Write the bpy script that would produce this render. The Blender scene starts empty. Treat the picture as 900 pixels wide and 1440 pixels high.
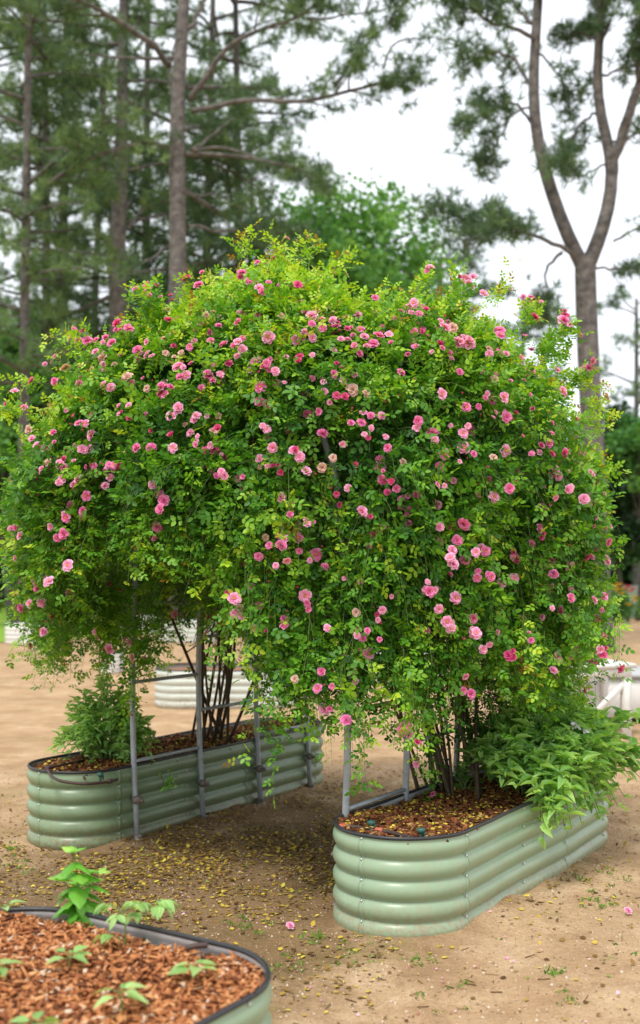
import bpy, math, random
import numpy as np
from mathutils import Vector
from mathutils.bvhtree import BVHTree

R = math.radians
rs = np.random.RandomState(11)
random.seed(5)
scene = bpy.context.scene
col = scene.collection

# ------------------------------------------------------------------ camera, sky, sun, exposure
CAM_H = 1.55
cam_d = bpy.data.cameras.new('camera'); cam = bpy.data.objects.new('camera', cam_d); col.objects.link(cam)
cam.location = (0, 0, CAM_H); cam.rotation_euler = (R(90), 0, 0)
cam_d.sensor_fit = 'VERTICAL'; cam_d.sensor_height = 36; cam_d.sensor_width = 22.5
cam_d.lens = 40; cam_d.shift_y = 80/1440
cam_d.clip_start = 0.05; cam_d.clip_end = 2000
cam_d.dof.use_dof = True; cam_d.dof.focus_distance = 5.25; cam_d.dof.aperture_fstop = 1.9
scene.camera = cam

world = bpy.data.worlds.new("World"); scene.world = world; world.use_nodes = True
wn = world.node_tree.nodes; wl = world.node_tree.links; wn.clear()
SUN_EL, SUN_AZ = R(60), R(205)          # high veiled sun, from behind the camera's left shoulder
sky = wn.new('ShaderNodeTexSky'); sky.sky_type = 'NISHITA'; sky.sun_disc = False
sky.sun_elevation = SUN_EL; sky.sun_rotation = SUN_AZ; sky.dust_density = 4.0; sky.air_density = 1.0
ov = wn.new('ShaderNodeMix'); ov.data_type = 'RGBA'; ov.inputs[0].default_value = 0.86
ov.inputs[7].default_value = (7.7, 8.0, 8.5, 1)            # cloud layer over the blue
wnz = wn.new('ShaderNodeTexNoise'); wnz.inputs['Scale'].default_value = 2.2; wnz.inputs['Detail'].default_value = 4
wmr = wn.new('ShaderNodeMapRange'); wmr.inputs[3].default_value = 0.80; wmr.inputs[4].default_value = 0.95
wl.new(wnz.outputs[0], wmr.inputs[0]); wl.new(wmr.outputs[0], ov.inputs[0])
bg = wn.new('ShaderNodeBackground'); bg.inputs[1].default_value = 0.10
wo = wn.new('ShaderNodeOutputWorld')
wl.new(sky.outputs[0], ov.inputs[6]); wl.new(ov.outputs[2], bg.inputs[0]); wl.new(bg.outputs[0], wo.inputs[0])

sun_d = bpy.data.lights.new('sun', 'SUN'); sun_d.energy = 1.5; sun_d.angle = R(14); sun_d.color = (1, .96, .9)
sun = bpy.data.objects.new('sun', sun_d); col.objects.link(sun)
# the sun stands in direction (sin az, cos az) seen from above
sdir = Vector((math.sin(SUN_AZ)*math.cos(SUN_EL), math.cos(SUN_AZ)*math.cos(SUN_EL), math.sin(SUN_EL)))
sun.rotation_euler = sdir.to_track_quat('Z', 'Y').to_euler()
sun.location = (0, 0, 30)

vs = scene.view_settings
vs.view_transform = 'Standard'; vs.look = 'None'; vs.gamma = 1; vs.exposure = 0.93; vs.use_curve_mapping = False
scene.render.engine = 'CYCLES'
scene.cycles.use_denoising = True
scene.cycles.max_bounces = 6; scene.cycles.diffuse_bounces = 4; scene.cycles.transmission_bounces = 4
scene.cycles.glossy_bounces = 2; scene.cycles.transparent_max_bounces = 4

# ------------------------------------------------------------------ frames of reference
F = 1600.0
def at(px, py, d):                       # the place at depth d seen at this spot of the photograph
    return np.array([(px-450)/F*d, d, CAM_H+(800-py)/F*d])
U = np.array([.54, .8415]); N = np.array([.8415, -.54])       # the garden grid: along the beds, across the beds
def un(u, n, z=0.0): 
    p = U*u + N*n
    return np.array([p[0], p[1], z])

# ------------------------------------------------------------------ materials
def mat(name): 
    m = bpy.data.materials.new(name); m.use_nodes = True
    return m, m.node_tree.nodes, m.node_tree.links, m.node_tree.nodes['Principled BSDF']
def ramp(nodes, stops):
    r = nodes.new('ShaderNodeValToRGB'); e = r.color_ramp.elements
    e[0].position, e[0].color = stops[0][0], (*stops[0][1], 1)
    e[1].position, e[1].color = stops[-1][0], (*stops[-1][1], 1)
    for p, c in stops[1:-1]:
        x = e.new(p); x.color = (*c, 1)
    return r
def noise(nodes, links, scale, detail=4, rough=.55, coord='Object', vec=None):
    n = nodes.new('ShaderNodeTexNoise'); n.inputs['Scale'].default_value = scale
    n.inputs['Detail'].default_value = detail; n.inputs['Roughness'].default_value = rough
    if vec is None:
        tc = nodes.new('ShaderNodeTexCoord'); vec = tc.outputs[coord]
    links.new(vec, n.inputs['Vector'])
    return n
def mixc(nodes, links, fac, a, b, mode='MIX'):
    m = nodes.new('ShaderNodeMix'); m.data_type = 'RGBA'; m.blend_type = mode
    for sock, v in ((m.inputs[0], fac), (m.inputs[6], a), (m.inputs[7], b)):
        if hasattr(v, 'is_output') or hasattr(v, 'links'): links.new(v, sock)
        elif isinstance(v, (int, float)): sock.default_value = v
        else: sock.default_value = (*v, 1)
    return m.outputs[2]
def bump(nodes, links, height, bsdf, strength=.4, dist=.01):
    b = nodes.new('ShaderNodeBump'); b.inputs['Strength'].default_value = strength; b.inputs['Distance'].default_value = dist
    links.new(height, b.inputs['Height']); links.new(b.outputs[0], bsdf.inputs['Normal'])

def leaf_mat(name, stops, trans=.3, rough=.45, spec=.35, tmul=1.6):
    m, n, l, p = mat(name)
    a = n.new('ShaderNodeAttribute'); a.attribute_name = 'tint'
    r = ramp(n, stops); l.new(a.outputs['Fac'], r.inputs[0])
    l.new(r.outputs[0], p.inputs['Base Color']); p.inputs['Roughness'].default_value = rough
    p.inputs['Specular IOR Level'].default_value = spec
    if trans > 0:
        t = n.new('ShaderNodeBsdfTranslucent'); mx = n.new('ShaderNodeMixShader'); mx.inputs[0].default_value = trans
        c = mixc(n, l, 1.0, r.outputs[0], (tmul, tmul*.95, tmul*.4), 'MULTIPLY'); l.new(c, t.inputs[0])
        l.new(p.outputs[0], mx.inputs[1]); l.new(t.outputs[0], mx.inputs[2])
        l.new(mx.outputs[0], n['Material Output'].inputs[0])
    return m
def plain(name, c1, c2=None, scale=30, rough=.6, metal=0, bstr=0, bdist=.003, spec=.5, coord='Object'):
    m, n, l, p = mat(name)
    c2 = c2 or tuple(x*.8 for x in c1)
    nz = noise(n, l, scale, 5, .6, coord)
    r = ramp(n, [(.3, c1), (.7, c2)]); l.new(nz.outputs[0], r.inputs[0]); l.new(r.outputs[0], p.inputs['Base Color'])
    p.inputs['Roughness'].default_value = rough; p.inputs['Metallic'].default_value = metal
    p.inputs['Specular IOR Level'].default_value = spec
    if bstr: bump(n, l, nz.outputs[0], p, bstr, bdist)
    return m

M = {}
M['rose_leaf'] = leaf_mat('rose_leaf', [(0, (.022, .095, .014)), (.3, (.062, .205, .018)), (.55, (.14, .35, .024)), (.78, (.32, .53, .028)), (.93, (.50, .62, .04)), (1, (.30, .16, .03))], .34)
M['shrub_leaf'] = leaf_mat('shrub_leaf', [(0, (.11, .27, .06)), (.5, (.23, .46, .12)), (1, (.40, .64, .20))], .42, .35)
M['basil_leaf'] = leaf_mat('basil_leaf', [(0, (.10, .33, .03)), (.6, (.2, .48, .06)), (1, (.38, .62, .12))], .35, .35)
M['seedling_leaf'] = leaf_mat('seedling_leaf', [(0, (.22, .42, .12)), (1, (.42, .62, .22))], .35, .5)
M['pine_needle'] = leaf_mat('pine_needle', [(0, (.06, .115, .07)), (.5, (.12, .205, .10)), (1, (.21, .32, .12))], .25, .6, .2)
M['tree_leaf'] = leaf_mat('tree_leaf', [(0, (.035, .11, .035)), (.5, (.085, .23, .065)), (1, (.19, .38, .11))], .4, .6, .2)
M['dark_tree_leaf'] = leaf_mat('dark_tree_leaf', [(0, (.012, .035, .014)), (.5, (.03, .07, .025)), (1, (.07, .13, .04))], .2, .6, .2)
M['grass'] = leaf_mat('grass', [(0, (.06, .15, .02)), (1, (.2, .34, .05))], .3, .6, .2)
M['litter'] = leaf_mat('litter', [(0, (.09, .045, .018)), (.35, (.26, .15, .04)), (.6, (.5, .36, .05)), (.85, (.62, .52, .07)), (1, (.2, .28, .04))], .1, .7, .2)
M['bark_chip'] = leaf_mat('bark_chip', [(0, (.07, .025, .012)), (.3, (.28, .095, .035)), (.6, (.48, .19, .07)), (.88, (.62, .31, .13)), (1, (.66, .50, .36))], 0, .85, .2)
M['old_chip'] = leaf_mat('old_chip', [(0, (.035, .015, .008)), (.4, (.13, .045, .018)), (.8, (.26, .09, .03)), (1, (.36, .2, .09))], 0, .85, .2)
M['pebble'] = leaf_mat('pebble', [(0, (.22, .13, .07)), (.5, (.42, .29, .17)), (1, (.6, .5, .38))], 0, .8, .3)
def petal_mat(name, stops): 
    return leaf_mat(name, stops, .3, .6, .2, 1.15)
M['petal_pink'] = petal_mat('petal_pink', [(0, (.60, .035, .20)), (.4, (.83, .17, .47)), (1, (.93, .42, .70))])
M['petal_pale'] = petal_mat('petal_pale', [(0, (.74, .13, .34)), (.4, (.88, .34, .61)), (1, (.94, .58, .80))])
M['petal_deep'] = petal_mat('petal_deep', [(0, (.42, .015, .10)), (.4, (.70, .07, .26)), (1, (.84, .2, .42))])
M['petal_faded'] = petal_mat('petal_faded', [(0, (.5, .25, .16)), (.5, (.72, .45, .38)), (1, (.85, .66, .6))])
M['stamen'] = plain('stamen', (.85, .5, .06), (.7, .35, .04), 200, .7)
M['cane'] = plain('cane', (.05, .03, .018), (.10, .075, .04), 40, .8, bstr=.4)
M['green_stem'] = plain('green_stem', (.10, .19, .04), (.15, .2, .05), 40, .6)
M['pine_bark'] = plain('pine_bark', (.20, .185, .165), (.06, .055, .052), 7, .95, bstr=1, bdist=.08)
M['dark_bark'] = plain('dark_bark', (.085, .072, .062), (.05, .043, .037), 5, .95, bstr=.8, bdist=.05)
M['galv'] = plain('galv', (.40, .44, .46), (.30, .33, .35), 25, .45, .2)
M['bracket'] = plain('bracket', (.16, .13, .11), (.28, .25, .22), 60, .6, .4)
M['rim'] = plain('rim', (.018, .02, .022), (.03, .03, .033), 50, .45)
M['hose'] = plain('hose', (.03, .02, .018), (.07, .035, .025), 60, .6)
M['red_plastic'] = plain('red_plastic', (.38, .08, .04), (.45, .12, .06), 60, .5)
M['teal_plastic'] = plain('teal_plastic', (.02, .09, .07), (.03, .11, .085), 60, .5)
M['screw'] = plain('screw', (.55, .58, .55), (.6, .62, .6), 60, .35, .7)
M['white_paint'] = plain('white_paint', (.78, .78, .76), (.66, .65, .61), 6, .5)
M['grey_lid'] = plain('grey_lid', (.42, .43, .42), (.36, .37, .36), 6, .6)
M['inner_metal'] = plain('inner_metal', (.6, .63, .64), (.5, .52, .53), 10, .45, .3)
M['yellow_petal'] = plain('yellow_petal', (.85, .62, .03), (.8, .5, .02), 60, .6)
M['red_petal'] = plain('red_petal', (.7, .03, .03), (.6, .02, .03), 60, .6)
M['house_wall'] = plain('house_wall', (.16, .13, .12), (.12, .1, .09), 2, .9)
M['house_roof'] = plain('house_roof', (.30, .2, .19), (.24, .16, .155), 3, .9)
M['grey_wood'] = plain('grey_wood', (.42, .43, .40), (.34, .35, .32), 5, .8)
M['glass'] = plain('glass', (.03, .035, .04), (.05, .055, .06), 1, .1)
M['tag_white'] = plain('tag_white', (.75, .78, .78), (.6, .64, .66), 40, .4)

def painted_metal(name, c, dirt=(.3, .2, .12)):
    m, n, l, p = mat(name)
    tc = n.new('ShaderNodeTexCoord')
    n1 = noise(n, l, 6, 5, .6, vec=tc.outputs['Object'])
    n2 = noise(n, l, 45, 4, .7, vec=tc.outputs['Object'])
    base = mixc(n, l, n1.outputs[0], c, tuple(x*.82 for x in c))
    # rain streaks of dust down the panels
    mpp = n.new('ShaderNodeMapping'); mpp.inputs['Scale'].default_value = (26, 26, 2.2); l.new(tc.outputs['Object'], mpp.inputs[0])
    n3 = noise(n, l, 1, 4, .6, vec=mpp.outputs[0]); r3 = ramp(n, [(.5, (0, 0, 0)), (.75, (.5, .5, .5))]); l.new(n3.outputs[0], r3.inputs[0])
    base = mixc(n, l, r3.outputs[0], base, tuple(.5*x+.5*y for x, y in zip(c, (.34, .27, .18))))
    # soil splashed up from the ground, thinning with height
    sx = n.new('ShaderNodeSeparateXYZ'); l.new(tc.outputs['Object'], sx.inputs[0])
    mr = n.new('ShaderNodeMapRange'); l.new(sx.outputs[2], mr.inputs[0])
    mr.inputs[1].default_value = 0; mr.inputs[2].default_value = .16; mr.inputs[3].default_value = 1.0; mr.inputs[4].default_value = 0.16
    mu = n.new('ShaderNodeMath'); mu.operation = 'MULTIPLY'; l.new(mr.outputs[0], mu.inputs[0])
    r2 = ramp(n, [(.38, (0, 0, 0)), (.66, (1, 1, 1))]); l.new(n2.outputs[0], r2.inputs[0]); l.new(r2.outputs[0], mu.inputs[1])
    out = mixc(n, l, mu.outputs[0], base, dirt)
    l.new(out, p.inputs['Base Color']); p.inputs['Roughness'].default_value = .42; p.inputs['Specular IOR Level'].default_value = .45
    rr = n.new('ShaderNodeMapRange'); l.new(n1.outputs[0], rr.inputs[0]); rr.inputs[3].default_value = .24; rr.inputs[4].default_value = .46
    l.new(rr.outputs[0], p.inputs['Roughness'])
    return m
M['green_metal'] = painted_metal('green_metal', (.28, .405, .255))
M['green_metal_old'] = painted_metal('green_metal_old', (.21, .31, .175), (.2, .12, .06))
M['pale_metal'] = painted_metal('pale_metal', (.55, .60, .53))
M['white_metal'] = painted_metal('white_metal', (.72, .73, .68))
M['galv_metal'] = painted_metal('galv_metal', (.36, .42, .39))
M['dark_green_metal'] = painted_metal('dark_green_metal', (.10, .19, .17))
M['rust_metal'] = plain('rust_metal', (.42, .15, .06), (.36, .12, .05), 3, .7)

# ------------------------------------------------------------------ mesh tools
def link(name, me, m, parent=None, smooth=False):
    o = bpy.data.objects.new(name, me); col.objects.link(o)
    if m is not None: 
        for x in (m if isinstance(m, (list, tuple)) else [m]): me.materials.append(x)
    if parent is not None: o.parent = parent
    if smooth: me.polygons.foreach_set('use_smooth', [True]*len(me.polygons))
    return o
def np_mesh(name, V, Fc, tint=None):
    V = np.asarray(V, dtype=np.float32).reshape(-1, 3); Fc = np.asarray(Fc, dtype=np.int32)
    me = bpy.data.meshes.new(name); k = Fc.shape[1]
    me.vertices.add(len(V)); me.vertices.foreach_set('co', V.ravel())
    me.loops.add(Fc.size); me.loops.foreach_set('vertex_index', Fc.ravel())
    me.polygons.add(len(Fc)); me.polygons.foreach_set('loop_start', np.arange(0, Fc.size, k, dtype=np.int32))
    me.update(calc_edges=True)
    if tint is not None:
        a = me.attributes.new('tint', 'FLOAT', 'POINT'); a.data.foreach_set('value', np.asarray(tint, dtype=np.float32).ravel())
    return me
def instance(TV, TF, P, X, Y, Z, S, tint, S3=None):
    """template vertices TV placed at P with axes X, Y, Z and scales S; returns V, F, tint"""
    n = len(P); k = len(TV)
    if S3 is None: S3 = np.repeat(S[:, None], 3, 1)
    V = (P[:, None, :] + TV[None, :, 0:1]*X[:, None, :]*S3[:, None, 0:1] + TV[None, :, 1:2]*Y[:, None, :]*S3[:, None, 1:2]
         + TV[None, :, 2:3]*Z[:, None, :]*S3[:, None, 2:3])
    Fc = (np.asarray(TF)[None] + (np.arange(n)*k)[:, None, None]).reshape(-1, len(TF[0]))
    return V.reshape(-1, 3), Fc, np.repeat(tint, k)
def nrm(v): return v/np.maximum(np.linalg.norm(v, axis=-1, keepdims=True), 1e-9)
def rvec(n, r=rs): return nrm(r.normal(size=(n, 3)))
def frame(d, z):                          # d: main axis, z: wished normal
    d = nrm(d); z = nrm(z - d*(d*z).sum(-1, keepdims=True)); return d, nrm(np.cross(z, d)), z
class Acc:
    def __init__(s): s.V, s.F, s.T, s.n = [], [], [], 0
    def add(s, V, Fc, T=None):
        V = np.asarray(V).reshape(-1, 3); s.V.append(V); s.F.append(np.asarray(Fc)+s.n); s.n += len(V)
        s.T.append(np.zeros(len(V)) if T is None else np.asarray(T).ravel())
    def mesh(s, name): return np_mesh(name, np.concatenate(s.V), np.concatenate(s.F), np.concatenate(s.T))
    def tube(s, pts, rad, sides=6, tint=0.):
        pts = np.asarray(pts, float); n = len(pts); rad = np.broadcast_to(np.asarray(rad, float), (n,))
        t = nrm(np.gradient(pts, axis=0)); ref = np.array([0, 0, 1.]) if abs(t[:, 2]).mean() < .8 else np.array([1., 0, 0])
        a = nrm(np.cross(t, ref)); b = np.cross(t, a)
        ang = np.arange(sides)*2*math.pi/sides
        ring = pts[:, None] + rad[:, None, None]*(a[:, None]*np.cos(ang)[None, :, None] + b[:, None]*np.sin(ang)[None, :, None])
        Fc = []
        for i in range(n-1):
            for j in range(sides):
                k = (j+1) % sides; Fc.append((i*sides+j, i*sides+k, (i+1)*sides+k, (i+1)*sides+j))
        V = ring.reshape(-1, 3)
        V = np.concatenate([V, pts[:1], pts[-1:]]); c0, c1 = len(V)-2, len(V)-1
        for j in range(0, sides, 2):
            Fc.append((c0, (j+2) % sides, (j+1) % sides, j)); o = (n-1)*sides
            Fc.append((c1, o+j, o+(j+1) % sides, o+(j+2) % sides))
        s.add(V, Fc, np.full(len(V), tint))
    def box(s, c, size, rot=0., tint=0., bev=0.):
        hx, hy, hz = [q/2 for q in size]; b = min(bev, hx*.9, hy*.9, hz*.9)
        prof = [(-hz, b), (-hz+b, 0), (hz-b, 0), (hz, b)] if b > 0 else [(-hz, 0), (hz, 0)]
        V = []
        for z, i in prof:
            for x, y in ((-hx+i, -hy+i), (hx-i, -hy+i), (hx-i, hy-i), (-hx+i, hy-i)): V.append((x, y, z))
        V = np.array(V); cr, sr = math.cos(rot), math.sin(rot)
        V = np.stack([V[:, 0]*cr-V[:, 1]*sr, V[:, 0]*sr+V[:, 1]*cr, V[:, 2]], 1)+np.asarray(c)
        Fc = [(3, 2, 1, 0)]
        for r in range(len(prof)-1):
            for j in range(4): k = (j+1) % 4; Fc.append((r*4+j, r*4+k, r*4+4+k, r*4+4+j))
        o = (len(prof)-1)*4; Fc.append((o, o+1, o+2, o+3))
        s.add(V, Fc, np.full(len(V), tint))
def tag(o, label=None, cat=None, group=None, kind=None):
    if label: o['label'] = label
    if cat: o['category'] = cat
    if group: o['group'] = group
    if kind: o['kind'] = kind
    return o
def empty(name, loc=(0, 0, 0), label=None, cat=None, group=None):
    o = bpy.data.objects.new(name, None); col.objects.link(o); o.location = loc; o.empty_display_size = .1
    return tag(o, label, cat, group)
def local(o, root):                       # world-space mesh under a moved Empty
    o.matrix_parent_inverse.identity(); o.location = -Vector(root.location)
    return o

# leaf templates: x along the leaf, y across, z its normal
LEAF_V = np.array([(0, 0, 0), (.30, .30, .06), (.70, .25, .065), (1, 0, 0), (.70, -.25, .065), (.30, -.30, .06)])
LEAF_F = [(0, 3, 2, 1), (0, 5, 4, 3)]
def broad_leaf(w=.3, cup=.12, bend=.25, nx=6, ny=5, tipp=1.2):
    V, Fc = [], []
    for i in range(nx):
        t = i/(nx-1); ww = w*(math.sin(math.pi*t**(.8))**.8)*(1-.3*t) if 0 < i < nx-1 else .012
        for j in range(ny):
            s_ = (j/(ny-1))*2-1
            V.append((t, s_*ww, cup*abs(s_)*ww*2 - bend*t*t))
    for i in range(nx-1):
        for j in range(ny-1): a = i*ny+j; Fc.append((a, a+ny, a+ny+1, a+1))
    return np.array(V), Fc
BROAD_V, BROAD_F = broad_leaf()
LANCE_V, LANCE_F = broad_leaf(.23, .5, .22, 5, 3)
def box_template():
    V = np.array([(x, y, z) for x in (-.5, .5) for y in (-.5, .5) for z in (-.5, .5)])
    return V, [(0, 1, 3, 2), (4, 6, 7, 5), (0, 4, 5, 1), (2, 3, 7, 6), (0, 2, 6, 4), (1, 5, 7, 3)]
BOX_V, BOX_F = box_template()
UP = np.array([0, 0, 1.])

# ------------------------------------------------------------------ ground
def ground_mat():
    m, n, l, p = mat('sandy_soil')
    g = n.new('ShaderNodeNewGeometry'); pos = g.outputs['Position']
    big = noise(n, l, .55, 5, .6, vec=pos); mid = noise(n, l, 3.2, 6, .65, vec=pos); fine = noise(n, l, 60, 4, .7, vec=pos); grit = noise(n, l, 210, 2, .6, vec=pos)
    r1 = ramp(n, [(.3, (.36, .225, .12)), (.52, (.52, .35, .20)), (.72, (.62, .455, .285))]); l.new(mid.outputs[0], r1.inputs[0])
    r2 = ramp(n, [(.3, (.62, .62, .62)), (.5, (.95, .95, .95)), (.75, (1.15, 1.15, 1.15))]); l.new(fine.outputs[0], r2.inputs[0])
    c = mixc(n, l, .8, r1.outputs[0], r2.outputs[0], 'MULTIPLY')
    r3 = ramp(n, [(.32, (.55, .5, .45)), (.45, (1, 1, 1)), (.62, (1, 1, 1)), (.72, (1.3, 1.3, 1.3))]); l.new(grit.outputs[0], r3.inputs[0])
    c = mixc(n, l, .7, c, r3.outputs[0], 'MULTIPLY')
    # darker brown soil colour in a ragged oval below the arch and between the beds
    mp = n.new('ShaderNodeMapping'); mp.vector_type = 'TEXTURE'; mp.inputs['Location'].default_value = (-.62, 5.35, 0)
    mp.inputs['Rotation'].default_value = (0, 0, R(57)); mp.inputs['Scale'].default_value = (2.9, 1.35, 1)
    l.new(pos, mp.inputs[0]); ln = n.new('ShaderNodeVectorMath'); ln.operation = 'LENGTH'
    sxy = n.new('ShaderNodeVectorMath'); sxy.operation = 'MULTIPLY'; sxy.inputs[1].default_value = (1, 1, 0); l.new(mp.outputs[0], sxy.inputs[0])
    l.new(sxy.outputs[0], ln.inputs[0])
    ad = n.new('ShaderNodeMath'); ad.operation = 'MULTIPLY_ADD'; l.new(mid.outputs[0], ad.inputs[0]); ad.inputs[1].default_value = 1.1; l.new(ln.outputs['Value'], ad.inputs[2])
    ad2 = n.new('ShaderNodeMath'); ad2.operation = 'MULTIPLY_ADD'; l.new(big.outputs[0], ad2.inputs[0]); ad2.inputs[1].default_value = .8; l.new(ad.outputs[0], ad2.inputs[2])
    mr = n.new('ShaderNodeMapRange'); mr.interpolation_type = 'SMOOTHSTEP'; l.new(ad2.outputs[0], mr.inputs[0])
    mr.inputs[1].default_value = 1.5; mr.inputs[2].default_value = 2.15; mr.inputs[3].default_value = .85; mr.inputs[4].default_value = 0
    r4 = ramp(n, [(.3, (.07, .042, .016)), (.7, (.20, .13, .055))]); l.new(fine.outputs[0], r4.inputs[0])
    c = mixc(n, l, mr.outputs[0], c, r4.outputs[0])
    pt = noise(n, l, 1.3, 7, .75, vec=pos); r6 = ramp(n, [(.40, (0, 0, 0)), (.62, (.55, .55, .55))]); l.new(pt.outputs[0], r6.inputs[0])
    c = mixc(n, l, r6.outputs[0], c, (.30, .185, .095))
    # thin moss film
    ms = noise(n, l, 1.7, 6, .7, vec=pos); r5 = ramp(n, [(.56, (0, 0, 0)), (.68, (1, 1, 1))]); l.new(ms.outputs[0], r5.inputs[0])
    mm = n.new('ShaderNodeMath'); mm.operation = 'MULTIPLY'; l.new(r5.outputs[0], mm.inputs[0]); mm.inputs[1].default_value = .45
    c = mixc(n, l, mm.outputs[0], c, (.17, .155, .035))
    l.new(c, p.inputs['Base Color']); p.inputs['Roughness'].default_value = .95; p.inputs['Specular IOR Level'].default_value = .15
    sm = n.new('ShaderNodeMath'); sm.operation = 'MULTIPLY_ADD'; l.new(mid.outputs[0], sm.inputs[0]); sm.inputs[1].default_value = 2.5
    l.new(fine.outputs[0], sm.inputs[2])
    bump(n, l, sm.outputs[0], p, .9, .012)
    return m
def grid_sheet(name, x0, x1, y0, y1, nx, ny, zf, m):
    xs = np.linspace(x0, x1, nx); ys = y0 + (y1-y0)*np.linspace(0, 1, ny)
    X, Y = np.meshgrid(xs, ys); Z = zf(X, Y); V = np.stack([X, Y, Z], -1).reshape(-1, 3)
    i = np.arange(ny-1)[:, None]*nx + np.arange(nx-1)[None]
    Fc = np.stack([i, i+1, i+nx+1, i+nx], -1).reshape(-1, 4)
    return link(name, np_mesh(name, V, Fc), m, smooth=True)
BEDS = ((4.15, 6.53, -2.715, -2.11, .295), (4.50, 7.12, -5.01, -4.42, .29), (.35, 2.71, -2.97, -1.77, .30))
def gz(x, y):                              # gentle unevenness of the trodden soil, flat far off
    x = np.asarray(x, float); y = np.asarray(y, float); u = x*U[0]+y*U[1]; v = x*N[0]+y*N[1]; bank = 0
    for u0, u1, n0, n1, r in BEDS:         # soil banked up against the metal
        du = np.maximum(np.maximum(u0+r-u, u-u1+r), 0); dv = np.maximum(np.maximum(n0+r-v, v-n1+r), 0); ds = np.maximum(np.hypot(du, dv)-r, 0)
        bank = bank+np.exp(-ds/.07)*(.016+.012*np.sin(7*u+3*v)+.008*np.sin(17*u-9*v))
    bank = np.maximum(bank, 0)
    k = np.exp(-((x/5)**2+((y-5)/6)**2))
    return bank+k*(.010*np.sin(3.3*x+1.3*y+1.5*np.sin(2*y))*np.sin(2.9*y-x)+.006*np.sin(2.1*x+1.3*y)+.005*np.sin(4.7*x-3.1*y+1)+.003*np.sin(11*x+7*y))
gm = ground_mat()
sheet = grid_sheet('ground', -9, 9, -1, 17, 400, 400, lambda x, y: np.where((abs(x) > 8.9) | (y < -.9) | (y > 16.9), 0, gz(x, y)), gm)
# outer ring of the same ground out to the horizon, joined to the fine sheet
a = Acc(); B = 600
for x0, x1, y0, y1 in ((-B, -9, -1, 17), (9, B, -1, 17), (-B, B, 17, B), (-B, B, -B, -1)):
    a.add([(x0, y0, 0), (x1, y0, 0), (x1, y1, 0), (x0, y1, 0)], [(0, 1, 2, 3)])
me_o = a.mesh('ground_outer')
V1 = np.zeros(len(sheet.data.vertices)*3); sheet.data.vertices.foreach_get('co', V1)
F1 = np.array([p.vertices[:] for p in sheet.data.polygons]); V2 = np.concatenate(a.V); F2 = np.concatenate(a.F)+len(V1)//3
bpy.data.objects.remove(sheet)
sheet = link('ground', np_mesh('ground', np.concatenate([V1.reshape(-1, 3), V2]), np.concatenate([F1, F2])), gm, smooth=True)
tag(sheet, kind='structure')

lm, n_, l_, p_ = mat('lawn')
g_ = n_.new('ShaderNodeNewGeometry'); nz = noise(n_, l_, .8, 6, .7, vec=g_.outputs['Position'])
r_ = ramp(n_, [(.35, (.17, .30, .04)), (.6, (.26, .42, .055)), (.75, (.36, .38, .12))]); l_.new(nz.outputs[0], r_.inputs[0]); l_.new(r_.outputs[0], p_.inputs['Base Color'])
p_.inputs['Roughness'].default_value = 1; p_.inputs['Specular IOR Level'].default_value = .1
bump(n_, l_, nz.outputs[0], p_, .8, .1)
a = Acc(); xs = np.linspace(-120, 120, 241); near = 27+1.2*np.sin(xs*.9)+.7*np.sin(xs*2.3+1)+np.where(xs > 4, 9, 0)-np.where(xs < -4, 3.2, 0)
for i in range(len(xs)-1):
    a.add([(xs[i], near[i], .02), (xs[i+1], near[i+1], .02), (xs[i+1], 300, .02), (xs[i], 300, .02)], [(0, 1, 2, 3)])
tag(link('lawn', a.mesh('lawn'), lm), kind='structure')

# ------------------------------------------------------------------ corrugated raised beds
def outline(u0, u1, n0, n1, r, step=.03):
    """rounded rectangle in grid coordinates -> world points and outward normals, counter-clockwise"""
    c = [((u1-r, n1-r), 0), ((u1-r, n0+r), -90), ((u0+r, n0+r), -180), ((u0+r, n1-r), -270)]
    P, Q = [], []
    for (cu, cn), a0 in c:
        k = max(6, int(r*math.pi/2/step))
        for i in range(k+1):
            an = R(90+a0-90*i/k); P.append((cu+r*math.cos(an), cn+r*math.sin(an))); Q.append((math.cos(an), math.sin(an)))
    out, oq = [], []
    for i in range(len(P)):
        j = (i+1) % len(P); out.append(P[i]); oq.append(Q[i])
        dl = math.dist(P[i], P[j])
        k = int(dl/.12)
        for s_ in range(1, k): out.append(tuple(P[i][q]+(P[j][q]-P[i][q])*s_/k for q in (0, 1))); oq.append(Q[i])
    out = np.array(out); oq = np.array(oq)
    W = out[:, :1]*U+out[:, 1:]*N; WN = oq[:, :1]*U+oq[:, 1:]*N
    return W, WN
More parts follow.
